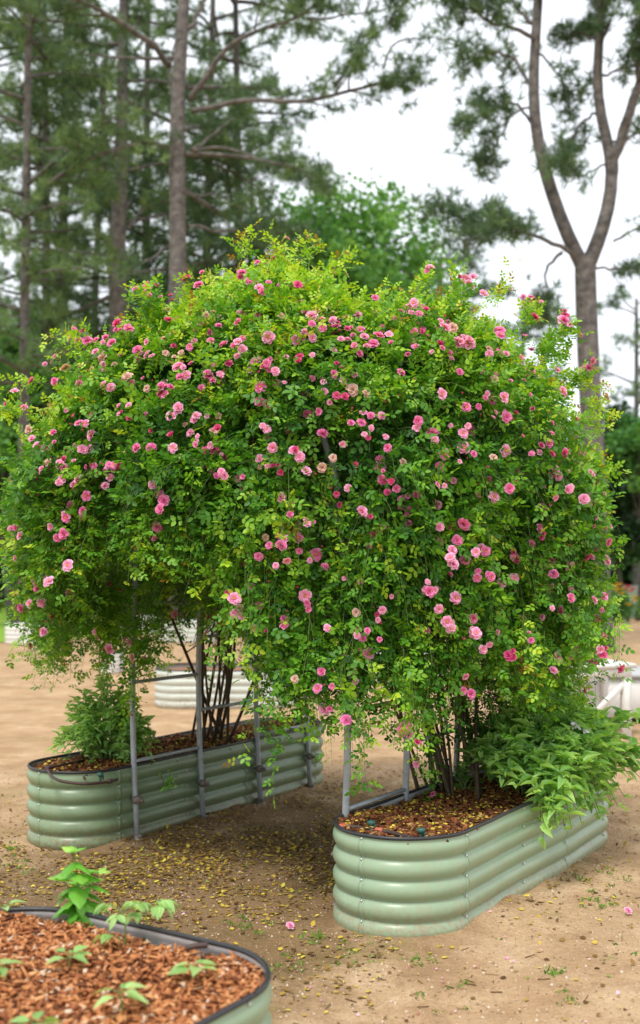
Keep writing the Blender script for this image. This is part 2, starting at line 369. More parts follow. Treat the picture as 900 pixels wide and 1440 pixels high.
def raised_bed(u0, u1, n0, n1, h, r, m, label, group=None, ribs=5, screws=True, amp=.024, name='raised_garden_bed', detail=8, bow=0):
    W, WN = outline(u0, u1, n0, n1, r)
    if bow:                                # the long side has bellied out under the weight of the soil
        uu = W@U; nn = W@N; k = np.exp(-((uu-(u0+.62*(u1-u0)))/.28)**2)*(nn > (n0+n1)/2)
        W = W + (k*bow)[:, None]*N
    cpt = (U*(u0+u1)/2+N*(n0+n1)/2)
    root = empty(name, (cpt[0], cpt[1], 0), label, 'garden bed', group)
    zs = np.linspace(-.02, h-.012, ribs*detail+1)
    t = (zs-zs[0])/(zs[-1]-zs[0])*ribs
    off = amp*(np.abs(np.sin(np.pi*t))**.75)-amp*.5; off[-1] = 0
    V = np.zeros((len(zs), len(W), 3)); W0 = W; W = W+WN*(.0022*np.sin(W@U*9+W@N*7)+.0016*np.sin(W@U*23+1))[:, None]
    V[:, :, 0] = W[None, :, 0]+off[:, None]*WN[None, :, 0]; V[:, :, 1] = W[None, :, 1]+off[:, None]*WN[None, :, 1]; V[:, :, 2] = zs[:, None]
    k = len(W); i = np.arange(len(zs)-1)[:, None]*k; j = np.arange(k)[None]; j2 = (j+1) % k
    Fo = np.stack([i+j, i+k+j, i+k+j2, i+j2], -1).reshape(-1, 4)[:, ::-1]
    Vi = V.copy(); Vi[:, :, 0] -= .004*WN[None, :, 0]; Vi[:, :, 1] -= .004*WN[None, :, 1]
    a = Acc(); a.add(V.reshape(-1, 3), Fo); wall = local(link('corrugated_wall', a.mesh('corrugated_wall'), m, root, True), root)
    a = Acc(); a.add(Vi.reshape(-1, 3), Fo[:, ::-1]); local(link('inner_liner', a.mesh('inner_liner'), M['inner_metal'], root, True), root)
    # rubber edge trim
    a = Acc(); P = np.concatenate([W, W[:2]]); a.tube(np.column_stack([P, np.full(len(P), h-.006)]), .0085, 8)
    local(link('rim_trim', a.mesh('rim_trim'), M['rim'], root, True), root)
    if screws:
        for su, sn in ((u0+.03, n1-r*1.12), (u0+r+.02, n1), (u0+r+1.16, n1)):
            q = U*su+N*sn; ix = int(np.argmin(((W-q)**2).sum(1))); w = W[ix]; wn_ = WN[ix]; tg = np.array([-wn_[1], wn_[0]]); rows = []
            for zi, of in zip(zs, off):
                for tt, oo in ((-.012, -.001), (-.0118, .0014), (.0118, .0014), (.012, -.001)): rows.append((*(w+tg*tt+wn_*(of+oo-abs(tt)**2/(2*r)*(su < u0+r))), zi))
            fs = [(i*4+j, i*4+j+1, i*4+j+5, i*4+j+4) for i in range(len(zs)-1) for j in range(3)]
            local(link('panel_seam', np_mesh('panel_seam', rows, fs), m, root, False), root)
        a = Acc(); a.tube([(0, 0, 0), (0, 0, .005), (0, 0, .008)], [.0065, .0055, .003], 8); sm = a.mesh('screw'); sm.materials.append(M['screw'])
        for su, sn in ((u0+.03, n1-r*1.12), (u0+r+.02, n1), (u0+r+.58, n1), (u0+r+1.16, n1), (u1-r, n1)):
            q = U*su+N*sn; ix = int(np.argmin(((W-q)**2).sum(1))); w = W[ix]; wn_ = WN[ix]
            for rb in range(ribs):
                z = zs[0]+(zs[-1]-zs[0])*(rb+.90)/ribs; o_ = amp*(math.sin(math.pi*.9)**.75)-amp*.5+.002
                o = bpy.data.objects.new('screw', sm); col.objects.link(o); o.parent = root
                o.location = Vector((*(w+wn_*o_), z))-Vector(root.location); o.rotation_euler = Vector((*wn_, 0)).to_track_quat('Z', 'Y').to_euler()
    return root

def inside(u0, u1, n0, n1, r, n):
    out = []
    while len(out) < n:
        u = rs.uniform(u0, u1, n); v = rs.uniform(n0, n1, n)
        cu = np.clip(u, u0+r, u1-r); cv = np.clip(v, n0+r, n1-r)
        ok = (u-cu)**2+(v-cv)**2 < r*r
        out.extend(np.column_stack([u, v])[ok].tolist())
    return np.array(out[:n])
def mulch(u0, u1, n0, n1, r, z, nchip, csize, m, label, yellow=0, hump=.02):
    q = inside(u0+.012, u1-.012, n0+.012, n1-.012, r-.012, nchip)
    W = q[:, :1]*U+q[:, 1:]*N
    def hz(W): 
        return z+hump*(.5*np.sin(W[:, 0]*5+1)+.5*np.sin(W[:, 1]*6.3+W[:, 0]*2))+.008*np.sin(W[:, 0]*23)*np.sin(W[:, 1]*19)
    P = np.column_stack([W, hz(W)+rs.uniform(-.004, .012, nchip)])
    d = rvec(nchip); d[:, 2] *= .35; zz = rvec(nchip)*.55+UP; X, Y, Z = frame(d, zz)
    s3 = np.column_stack([(rs.uniform(.35, 1.1, nchip)+rs.exponential(.3, nchip))*csize, rs.uniform(.25, .6, nchip)*csize, rs.uniform(.08, .25, nchip)*csize])
    tint = np.clip(rs.normal(.5, .26, nchip)+.12*np.sin(W[:, 0]*9)*np.sin(W[:, 1]*11), 0, 1)
    TV = BOX_V.copy(); TV[4:, 1] *= .55; TV[[0, 1], 2] *= .5; TV[[6, 7], 2] *= 1.6      # splintered, uneven chips
    a = Acc(); a.add(*instance(TV, BOX_F, P, X, Y, Z, None, tint, s3))
    # the bed of fine mulch underneath
    gu, gn = np.meshgrid(np.linspace(u0, u1, 60), np.linspace(n0, n1, 40))
    cu = np.clip(gu, u0+r, u1-r); cn = np.clip(gn, n0+r, n1-r); du, dn = gu-cu, gn-cn; dd = np.sqrt(du**2+dn**2)
    f = np.where(dd > r-.006, (r-.006)/np.maximum(dd, 1e-6), 1); gu, gn = cu+du*f, cn+dn*f
    W2 = gu.reshape(-1, 1)*U+gn.reshape(-1, 1)*N; V = np.column_stack([W2, hz(W2)-.006])
    i = np.arange(39)[:, None]*60+np.arange(59)[None]
    a.add(V, np.stack([i, i+1, i+61, i+60], -1).reshape(-1, 4), rs.uniform(.1, .7, len(V)))
    o = link('bark_mulch', a.mesh('bark_mulch'), m); tag(o, label, 'mulch', kind='stuff')
    if yellow:
        q = inside(u0+.03, u1-.03, n0+.03, n1-.03, r-.03, yellow); W = q[:, :1]*U+q[:, 1:]*N
        P = np.column_stack([W, hz(W)+.017]); d = rvec(yellow); d[:, 2] *= .3; X, Y, Z = frame(d, rvec(yellow)*.6+UP)
        a = Acc(); a.add(*instance(LEAF_V, LEAF_F, P, X, Y, Z, rs.uniform(.012, .026, yellow), np.clip(rs.normal(.62, .2, yellow), 0, 1)))
        tag(link('fallen_leaves', a.mesh('fallen_leaves'), M['litter']), 'yellow fallen leaflets strewn over ' + label.split(' in ')[-1], 'leaves', kind='stuff')
    return hz

BH = .43
RB = (4.15, 6.53, -2.715, -2.11); LB = (4.50, 7.12, -5.01, -4.42); FB = (.35, 2.71, -2.97, -1.77)
raised_bed(*RB, BH, .295, M['green_metal'], 'sage green corrugated bed at the right foot of the rose arch, a hose inside', 'corrugated beds under the rose arch', bow=.02)
raised_bed(*LB, BH, .29, M['green_metal_old'], 'dull green corrugated bed at the left foot of the arch, four poles against it', 'corrugated beds under the rose arch', screws=True)
raised_bed(*FB, BH, .30, M['green_metal'], 'wide corrugated bed in the near left corner holding orange bark and seedlings', None)
hzR = mulch(*RB, .295, BH-.035, 5200, .034, M['old_chip'], 'dark red bark mulch in the right arch bed', 1400)
hzL = mulch(*LB, .29, BH-.035, 4200, .036, M['old_chip'], 'dark red bark mulch in the left arch bed', 1000)
hzF = mulch(*FB, .30, BH-.045, 21000, .025, M['bark_chip'], 'fresh orange shredded bark in the near left bed', 0, .03)

# ------------------------------------------------------------------ trellis arch
root = empty('garden_arch', (*un(5.57, -3.56)[:2], 0), 'tall grey tube arch with ladder rungs standing between the two green beds under the roses', 'arch')
LP = [(4.891+.6*i, -4.375) for i in range(4)]; RP = [(4.45+.575*i, -2.745) for i in range(4)]
hoops = []
for i in range(4):
    L = un(*LP[i]); Rr = un(*RP[i]); pts = []
    for t in np.linspace(0, 1, 9): pts.append(L+UP*(1.75*t)+ (L-Rr)*(-.0+.03*math.sin(t*math.pi)))
    for t in np.linspace(0, math.pi, 19)[1:-1]:
        pts.append((L+Rr)/2+(L-Rr)/2*math.cos(t)+UP*(1.75+.82*math.sin(t)))
    for t in np.linspace(1, 0, 9): pts.append(Rr+UP*(1.75*t)+(Rr-L)*(.03*math.sin(t*math.pi)))
    a = Acc(); a.tube(pts, .0165, 12); local(link('arch_tube', a.mesh('arch_tube'), M['galv'], root, True), root); hoops.append(np.array(pts))
for side, PL in ((0, LP), (1, RP)):
    for b in range(3):
        k = 0
        for z in np.arange(.45 if b != 1 else .68, 1.75, .45):
            p, q = un(*PL[b], z), un(*PL[b+1], z); lean = .03*math.sin(z/1.75*math.pi)*(un(*LP[b])-un(*RP[b]))*(1 if side == 0 else -1)
            a = Acc(); a.tube([p+lean, q+lean], .0105, 10); local(link('rung', a.mesh('rung'), M['galv'], root, True), root)
    for b in range(4):
        p = un(*PL[b]); nv = np.array([*N, 0])*(1 if side == 0 else -1)
        for z in (.235,):
            a = Acc(); a.tube([p+UP*(z-.022), p+UP*(z-.018), p+UP*(z+.018), p+UP*(z+.022)], [.019, .023, .023, .019], 12)
            a.tube([p-nv*.05+UP*z, p+nv*.035+UP*z], .009, 8)
            sd = np.array([*U, 0]); a.tube([p-sd*.033+UP*z, p+sd*.033+UP*z], [.015, .015], 8); a.tube([p+nv*.03+UP*z, p+nv*.042+UP*z], .014, 6)
            local(link('clamp', a.mesh('clamp'), M['bracket'], root), root)
        a = Acc(); a.tube([p+UP*-.01, p+UP*.012, p+UP*.02, p+UP*.04], [.036, .034, .022, .018], 12)
        a.tube([p-nv*.045+UP*.03, p+nv*.03+UP*.03], .01, 8)
        local(link('foot_flange', a.mesh('foot_flange'), M['bracket'], root), root)
for t in (10, 14, 18, 22):                 # ridge tubes tie the hoops together
    for i in range(3):
        a = Acc(); a.tube([hoops[i][t], hoops[i+1][t]], .0105, 8); local(link('rung', a.mesh('rung'), M['galv'], root, True), root)

# ------------------------------------------------------------------ roses
C0 = np.array([-.1, 6.4])
TH = np.array([0, 20, 45, 90, 135, 160, 180, 200, 220, 240, 255, 270, 290, 310, 330, 345, 360.])
RR = np.array([1.47, 1.60, 1.62, 1.5, 1.66, 1.74, 1.52, 1.45, 1.36, 1.24, 1.24, 1.36, 1.42, 1.45, 1.47, 1.45, 1.47])
ZT = np.array([0, 20, 60, 90, 120, 160, 180, 200, 212, 222, 235, 250, 259, 266, 275, 283, 290, 310, 330, 345, 360.])
ZE = np.array([1.0, 1.1, 1.3, 1.35, 1.3, 1.25, 1.46, 1.50, 1.74, 1.98, 2.10, 2.0, 1.52, 1.02, 1.0, 1.2, 1.28, 1.3, 1.22, 1.15, 1.1])
HX = np.array([-1.76, -1.5, -1.24, -1.0, -.76, -.44, -.2, .04, .24, .44, .64, .84, 1.08, 1.3, 1.5, 1.66, 1.9])
HZ = np.array([2.42, 2.62, 2.80, 3.02, 3.06, 3.20, 3.26, 3.10, 2.96, 3.10, 3.13, 3.08, 2.96, 2.80, 2.60, 2.38, 2.2])-.15
ZM = 1.9
def wob(p, f=1.):                          # soft 3-D undulation in [-1, 1]
    x, y, z = p[..., 0]*f, p[..., 1]*f, p[..., 2]*f
    return (np.sin(3.1*x+1.7*z+.5)+np.sin(2.7*y-2.2*x+1.9)+np.sin(3.9*z+1.3*y+4)+np.sin(5.3*x-4.1*z+2.2*y))/4
def fold(p):                               # hanging folds of the curtain, stretched vertically
    return wob(p*np.array([1, 1, .3])+2.1, 2.6)
def cap_point(th, rho, shrink):
    Rr = np.interp(np.degrees(th) % 360, TH, RR)*shrink
    x = C0[0]+np.cos(th)*Rr*rho; y = C0[1]+np.sin(th)*Rr*rho
    h = np.interp(x, HX, HZ)
    z = ZM+(h-ZM)*np.maximum(0, 1-rho**2.7)**.5*(1-(1-shrink)*.9)
    p = np.stack([x, y, z], -1); o = out_n(p)
    return p+o*(.07*wob(p)+.05*fold(p)*(rho > .6))[..., None]
def curt_point(th, t, shrink):
    ze = np.interp(np.degrees(th) % 360, ZT, ZE)
    z = ze+(ZM+.15-ze)*t
    Rr = np.interp(np.degrees(th) % 360, TH, RR)*shrink*(1-.05*(1-t))
    p = np.stack([C0[0]+np.cos(th)*Rr, C0[1]+np.sin(th)*Rr, z], -1)
    return p+out_n(p)*(.05*wob(p)+.13*fold(p))[..., None]
def out_n(p):
    q = p-np.array([C0[0], C0[1], 1.75]); q = q*np.array([1/1.5, 1/1.35, 1/1.0]); q[..., 2] = np.maximum(q[..., 2], -.05)
    return nrm(q)
def is_left(p):                            # which of the two bushes a shoot belongs to
    x0 = -.36+(p[..., 1]-5.2)*.29
    return p[..., 0] + .08*np.sin(p[..., 2]*6+p[..., 1]*3) < x0

def sprays(Bp, A, ln, K, leaf, droop, tint0, grow=.25, nl=5, outw=None, thick=.0016):
    """arching shoots of compound leaves, all built at once. Returns leaf arrays and stem points"""
    n = len(Bp); outw = out_n(Bp) if outw is None else outw
    t = (np.arange(K)[None]+rs.uniform(.1, .9, (n, K)))/K
    A = nrm(A); g = -UP
    P = Bp[:, None]+A[:, None]*(ln[:, None]*t)[..., None]+g*(droop[:, None]*ln[:, None]*t**2)[..., None]
    D = nrm(A[:, None]+g*(2*droop[:, None]*t)[..., None])
    rnd = rs.normal(size=(n, K, 3)); side = nrm(rnd-D*(rnd*D).sum(-1, keepdims=True))
    r = nrm(side*.8+D*.5+UP*.15)
    nv = nrm(outw[:, None]*.55+UP*.6+rs.normal(size=(n, K, 3))*.42); nv = nrm(nv-r*(nv*r).sum(-1, keepdims=True))
    q = np.cross(nv, r); ls = leaf*rs.uniform(.65, 1.25, (n, K)); rl = ls*1.75
    Ps, Ds, Ns, Ss, Ts = [], [], [], [], []
    spec = [(1.0, 1, 0, 1.0), (.72, .55, .9, .92), (.72, .55, -.9, .92), (.34, .4, .95, .75), (.34, .4, -.95, .75)][:nl]
    tt = tint0[:, None]+grow*(t-.35)+rs.normal(0, .09, (n, K))
    for pos, fr, fq, sc in spec:
        Ps.append(P+r*(rl*pos)[..., None]); Ds.append(nrm(r*fr+q*fq+rs.normal(size=(n, K, 3))*.12-UP*.12))
        Ns.append(nrm(nv+rs.normal(size=(n, K, 3))*.22)); Ss.append(ls*sc); Ts.append(tt+rs.normal(0, .05, (n, K)))
    Ps, Ds, Ns = [np.stack(x, 2).reshape(-1, 3) for x in (Ps, Ds, Ns)]; Ss, Ts = [np.stack(x, 2).reshape(-1) for x in (Ss, Ts)]
    # stems, three-sided
    m = 5; ts = np.linspace(0, 1, m)[None]
    SP = Bp[:, None]+A[:, None]*(ln[:, None]*ts)[..., None]+g*(droop[:, None]*ln[:, None]*ts**2)[..., None]
    return (Ps, Ds, Ns, Ss, np.clip(Ts, 0, 1)), SP
def stems_mesh(acc, SP, rad, taper=.4):
    n, m, _ = SP.shape; T = nrm(np.gradient(SP, axis=1)); ref = np.array([.3, .9, .1]); a = nrm(np.cross(T, ref)); b = np.cross(T, a)
    rr = rad*(1-(1-taper)*np.linspace(0, 1, m))[None, :, None]
    rings = np.stack([SP+rr*(a*math.cos(w)+b*math.sin(w)) for w in (0, 2.094, 4.189)], 2)      # n,m,3,3
    V = rings.reshape(-1, 3); base = (np.arange(n)*m*3)[:, None, None]; i = (np.arange(m-1)*3)[None, :, None]; j = np.arange(3)[None, None]; j2 = (j+1) % 3
    Fc = np.stack([base+i+j, base+i+j2, base+i+3+j2, base+i+3+j], -1).reshape(-1, 4)
    acc.add(V, Fc)

leafL = {k: Acc() for k in (True, False)}; stemL = {k: Acc() for k in (True, False)}
def emit(Bp, A, ln, K, leaf, droop, tint0, **kw):
    for side in (True, False):
        mk = is_left(Bp) == side
        if mk.sum() == 0: continue
        kk = dict(kw)
        if kk.get('outw') is not None: kk['outw'] = kk['outw'][mk]
        (P, D, Nn, S, T), SP = sprays(Bp[mk], A[mk], ln[mk], K, leaf, droop[mk], tint0[mk], **kk)
        X, Y, Z = frame(D, Nn); leafL[side].add(*instance(LEAF_V, LEAF_F, P, X, Y, Z, S, T)); stemL[side] and stems_mesh(stemL[side], SP, .0017)
def front(th): return np.sin(th) < .25
def gapkeep(p, thr, f=2.3): return wob(p+7.3, f) > thr
# 1 outer cap
n = 5600; th = rs.uniform(0, 2*math.pi, n); keep = front(th) | (rs.rand(n) < .5); th = th[keep]; n = len(th)
rho = rs.uniform(0, 1, n)**.42; sh = 1-np.abs(rs.normal(0, .045, n)); p = cap_point(th, rho, sh); o = out_n(p)
k = gapkeep(p, -.50+.2*(p[:, 2] < 2.6)) & ((fold(p) > -.36) | (p[:, 2] > 2.75) | (rs.rand(n) < .25)); p, o = p[k], o[k]; n = len(p)
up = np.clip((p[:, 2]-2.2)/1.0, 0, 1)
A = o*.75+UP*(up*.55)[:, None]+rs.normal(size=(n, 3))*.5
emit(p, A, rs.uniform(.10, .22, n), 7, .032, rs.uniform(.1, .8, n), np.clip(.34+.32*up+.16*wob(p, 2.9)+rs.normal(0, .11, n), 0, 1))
# 2 young upright shoots on the crown and right shoulder, yellow-green
n = 900; th = rs.uniform(0, 2*math.pi, n); rho = rs.uniform(0, .97, n)**.6; p = cap_point(th, rho, np.full(n, 1.)); o = out_n(p)
A = UP*.8+o*.6+rs.normal(size=(n, 3))*.35
emit(p, A, rs.uniform(.12, .27, n), 8, .023, rs.uniform(.0, .5, n), np.clip(.66+rs.normal(0, .1, n), 0, 1), grow=.3)
# 3 long whips springing out of the outline
W_ = [((395, 368), 6.3, (-.1, 0, 1), .24), ((345, 368), 6.3, (-.1, 0, 1), .18), ((430, 366), 6.2, (.2, 0, 1), .2), ((462, 385), 6.2, (.5, 0, .8), .2), ((300, 400), 6.2, (-.3, 0, 1), .16), ((120, 490), 6.3, (-.6, 0, .7), .22),
      ((590, 400), 6.2, (.1, 0, 1), .16), ((690, 425), 6.2, (.4, 0, 1), .2), ((735, 452), 6.2, (.5, 0, .9), .2), ((775, 490), 6.2, (.7, 0, .6), .22), ((815, 530), 6.3, (1, 0, .3), .22), ((838, 560), 6.3, (1, 0, .1), .26),
      ((835, 600), 6.2, (1, 0, -.1), .26), ((845, 640), 6.2, (1, 0, -.3), .24), ((835, 545), 6.1, (1, -.2, .3), .26), ((790, 505), 6.1, (.8, 0, .5), .22), ((845, 660), 6.0, (1, 0, -.2), .18), ((60, 540), 6.3, (-1, 0, .3), .2), ((30, 570), 6.3, (-1, 0, .1), .16), ((845, 585), 6.0, (1, 0, .2), .22), ((820, 640), 5.9, (1, -.2, 0), .22)]
wb, wa, wl_ = [], [], []
for (px, py), d, dr, ln in W_:
    for j in range(4): wb.append(at(px-(24 if px > 760 else 0)+random.uniform(-9, 9), py+random.uniform(-5, 12), d+random.uniform(-.15, .15))); wa.append(np.array(dr)+rs.normal(size=3)*.18); wl_.append((ln if px < 700 else ln*.62)*random.uniform(.7, 1.15))
n = len(wb); emit(np.array(wb), np.array(wa), np.array(wl_), 10, .024, rs.uniform(.05, .5, n), np.clip(.72+rs.normal(0, .07, n), 0, 1), grow=.2)
# 4 outer curtain
n = 4300; th = rs.uniform(0, 2*math.pi, n); keep = front(th) | (rs.rand(n) < .5); th = th[keep]; n = len(th)
t = rs.uniform(0, 1.05, n)**.85; sh = 1-np.abs(rs.normal(0, .06, n)); p = curt_point(th, t, sh); k = gapkeep(p, -.45, 2.6) & (fold(p) > -.28+.25*rs.rand(n)-.2*t); p = p[k]; n = len(p); o = out_n(p)
A = o*.55-UP*.35+rs.normal(size=(n, 3))*.45
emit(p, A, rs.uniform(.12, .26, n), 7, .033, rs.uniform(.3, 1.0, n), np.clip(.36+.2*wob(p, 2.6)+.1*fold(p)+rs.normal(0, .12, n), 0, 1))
# 5 trailing strands along the hem
n = 1300; th = rs.uniform(0, 2*math.pi, n); t = rs.uniform(-.06, .95, n); p = curt_point(th, t, 1-np.abs(rs.normal(0, .05, n))); o = out_n(p)
A = -UP+o*.2+rs.normal(size=(n, 3))*.14
emit(p, A, rs.uniform(.25, .58, n), 14, .028, np.zeros(n), np.clip(.42+rs.normal(0, .14, n), 0, 1), grow=.15, outw=nrm(o+UP*.4))
# 6 strands that reach lowest: the middle curtain and the left corner
S_ = []
for px, py0, py1, d, m_ in ((415, 900, 985, 5.15, 16), (440, 880, 1015, 5.12, 22), (455, 900, 1000, 5.15, 14), (400, 880, 960, 5.2, 12), (20, 800, 925, 6.0, 5), (40, 790, 880, 6.0, 6), (110, 800, 900, 6.0, 8), (130, 820, 940, 6.1, 8),
                            (150, 830, 930, 6.2, 8), (560, 930, 1010, 5.2, 5), (600, 960, 1085, 5.25, 4), (595, 970, 1060, 5.2, 4), (500, 960, 1075, 5.2, 3), (225, 740, 850, 6.1, 10), (250, 760, 880, 6.4, 9), (203, 850, 960, 6.4, 9), (170, 820, 930, 6.3, 9), (150, 860, 960, 6.3, 6), (285, 780, 900, 6.3, 8), (310, 800, 930, 6.2, 7), (190, 900, 1010, 6.4, 5), (330, 790, 905, 6.2, 10), (345, 800, 900, 6.0, 10),
                            (745, 900, 1010, 5.3, 8), (700, 900, 1000, 5.2, 8), (650, 900, 990, 5.2, 8), (815, 880, 985, 5.5, 8), (840, 850, 960, 5.6, 8), (520, 920, 1000, 5.25, 6), (770, 920, 1010, 5.5, 8)):
    for j in range(m_):
        q0 = at(px+random.uniform(-11, 11), py0-random.uniform(0, 40), d+random.uniform(-.1, .1)); S_.append((q0, (py1-py0)/F*d*random.uniform(.55, 1.05)))
bp = np.array([s[0] for s in S_]); n = len(bp); ln = np.array([s[1] for s in S_])
A = np.tile(-UP, (n, 1))+rs.normal(size=(n, 3))*.1
emit(bp, A, ln, 12, .030, np.zeros(n), np.clip(.5+rs.normal(0, .12, n), 0, 1), grow=.1, outw=np.tile(nrm(np.array([0, -1, .5])), (n, 1)))
# 7 inner foliage over the tubes and inside the mound
n = 3000; th = rs.uniform(0, 2*math.pi, n); rho = rs.uniform(0, 1, n)**.5; p = cap_point(th, rho, rs.uniform(.72, .9, n)); o = out_n(p)
emit(p, o*.3+rs.normal(size=(n, 3))*.6, rs.uniform(.15, .3, n), 6, .030, rs.uniform(.2, 1, n), np.clip(.14+rs.normal(0, .1, n), 0, 1))  # low tint paints the shade of the hollow into the leaf colour
pl = []
for i in range(300):
    u = random.uniform(5.15, 6.9); z = 1.35+.9*random.random()**.8; pl.append(un(u, -4.45+random.gauss(0, .09), z))
for i in range(620):
    u = random.uniform(4.4, 6.5); z = .95+1.2*random.random(); pl.append(un(u, -2.65+random.gauss(0, .12), z+.12))
for i in range(520):
    u = random.uniform(5.9, 7.2); n__ = random.uniform(-4.5, -2.7); pl.append(un(u, n__, random.uniform(1.35, 2.3)))
for i in range(110):
    u = random.uniform(5.2, 6.2); pl.append(un(u, -2.55+random.gauss(0, .16), random.uniform(.7, 1.15)))
p = np.array(pl); n = len(p); emit(p, -UP*.7+rs.normal(size=(n, 3))*.4, rs.uniform(.15, .32, n), 7, .028, rs.uniform(.1, .6, n), np.clip(.12+rs.normal(0, .1, n), 0, 1))  # darker tint again, painted interior shade

# ---- rose flowers
def petal_grid(nx=4, ny=3):
    V, Fc = [], []
    for i in range(nx):
        t = i/(nx-1)
        w = [.12, .40, .50, .30][i]
        for j in range(ny):
            s_ = j/(ny-1)*2-1; V.append((t-(.06*s_*s_ if i == nx-1 else 0), s_*w, .22*s_*s_+.10*math.sin(t*2.6)+(-.10*t*t)))
    for i in range(nx-1):
        for j in range(ny-1): a_ = i*ny+j; Fc.append((a_, a_+ny, a_+ny+1, a_+1))
    return np.array(V), Fc
PV, PF = petal_grid()
def flower_mesh(name, layers, seed, m, stam):
    r = np.random.RandomState(seed); a = Acc(); k0 = 0
    for li, (cnt, rad, tilt, ro) in enumerate(layers):
        for i in range(cnt):
            az = 2*math.pi*i/cnt+li*.5+r.normal(0, .12); tl = R(tilt)+r.normal(0, .12)
            d = np.array([math.cos(az)*math.cos(tl), math.sin(az)*math.cos(tl), math.sin(tl)]); nn = np.array([-math.cos(az)*math.sin(tl), -math.sin(az)*math.sin(tl), math.cos(tl)])
            X, Y, Z = frame(d[None], nn[None]+r.normal(size=(1, 3))*.12)
            P = np.array([[math.cos(az)*ro, math.sin(az)*ro, .002*li]]); s_ = rad*r.uniform(.88, 1.1)
            V, Fc, _ = instance(PV, PF, P, X, Y, Z, np.array([s_]), np.zeros(1))
            tv = np.clip(PV[:, 0]*.75+.05+(.12 if li == 0 else 0)+r.normal(0, .06), 0, 1); a.add(V, Fc, tv)
    me = a.mesh(name); me.materials.append(m)
    me.materials.append(M['stamen']); me.materials.append(M['green_stem'])
    nb = len(me.polygons)
    if stam or True:
        b = Acc(); b.V, b.F, b.T, b.n = list(a.V), list(a.F), list(a.T), a.n; mi = [0]*nb
        if stam:
            for i in range(16):
                az = r.uniform(0, 6.28); q = .006*r.rand()**.5; x, y = math.cos(az)*q, math.sin(az)*q; f0 = len(mi)
                b.box((x, y, .0075+r.uniform(0, .004)), (.0028, .0028, .004), az); mi += [1]*6
        b.tube([(0, 0, -.03), (0, 0, -.008), (0, 0, -.004), (0, 0, .003)], [.0012, .0013, .0045, .003], 6); mi += [2]*(3*6+6)
        me = b.mesh(name)
        for x in (m, M['stamen'], M['green_stem']): me.materials.append(x)
        me.polygons.foreach_set('material_index', mi)
    me.polygons.foreach_set('use_smooth', [True]*len(me.polygons))
    return me
full = [(7, .030, 8, .003), (7, .027, 24, .003), (7, .022, 42, .003), (6, .016, 58, .002), (5, .011, 72, .001)]
opn = [(7, .030, 4, .004), (7, .025, 18, .004), (6, .018, 34, .005)]
cup = [(6, .026, 38, .002), (6, .024, 52, .002), (5, .019, 64, .002), (4, .014, 76, .001)]
bud = [(4, .016, 70, .001), (4, .015, 78, .001)]
fl = {'pink': [flower_mesh('rose_bloom', full, i, M['petal_pink'], False) for i in range(4)]+[flower_mesh('rose_bloom', opn, 20+i, M['petal_pink'], True) for i in range(2)]+[flower_mesh('rose_bloom', cup, 40, M['petal_pink'], False)],
      'pale': [flower_mesh('rose_bloom', full, 5+i, M['petal_pale'], False) for i in range(2)]+[flower_mesh('rose_bloom', opn, 30+i, M['petal_pale'], True) for i in range(3)],
      'deep': [flower_mesh('rose_bloom', full, 9, M['petal_deep'], False), flower_mesh('rose_bloom', cup, 10, M['petal_deep'], False)],
      'faded': [flower_mesh('rose_bloom', opn, 12, M['petal_faded'], False)], 'bud': [flower_mesh('rose_bud', bud, 13, M['petal_deep'], False)]}
Z3 = """210,127 202,153 235,132 155,203 245,160 270,155 182,237 155,272 42,303 15,335 88,272 63,347 224,280 260,218 290,205 293,230 313,293 357,262 330,110 325,130 300,150 315,165 345,120 362,125 270,190 380,14 410,18 437,10 420,30 481,33 470,75 475,103 460,152 415,197 388,187 360,338 362,375 222,392 90,433 80,410 258,425 262,458 212,455 232,465 137,513 118,520 177,548 223,547 243,595 200,622 186,655 232,656 180,700 162,712 297,566 130,462 425,460 563,108 585,138 533,175 510,203 510,235 525,255 500,235 583,258 567,292 622,280 463,295 465,275 455,310 480,290 505,350 551,370 545,382 563,390 555,400 612,405 485,427 478,420 486,462 549,451 601,464 629,485 650,498 610,541 632,541 683,542 450,588 461,608 444,682 402,818 632,172 660,178 683,183 667,203 682,150 672,110 757,151 786,95 738,20 730,8 847,147 838,2 716,217 750,222 742,235 757,240 772,245 843,210 840,220 778,280 732,288 863,310 730,333 671,340 866,368 760,388 750,408 753,430 815,413 769,461 700,442 729,488 767,513 790,528 830,470 845,487 855,465 861,527 862,574 811,577 791,599 839,677 840,714 840,750 806,776 790,738 726,765 878,265 875,113 878,88 893,420 812,648 890,760 197,870 209,884 42,770 44,683 55,705 190,790 137,835 108,855 655,885 115,890"""
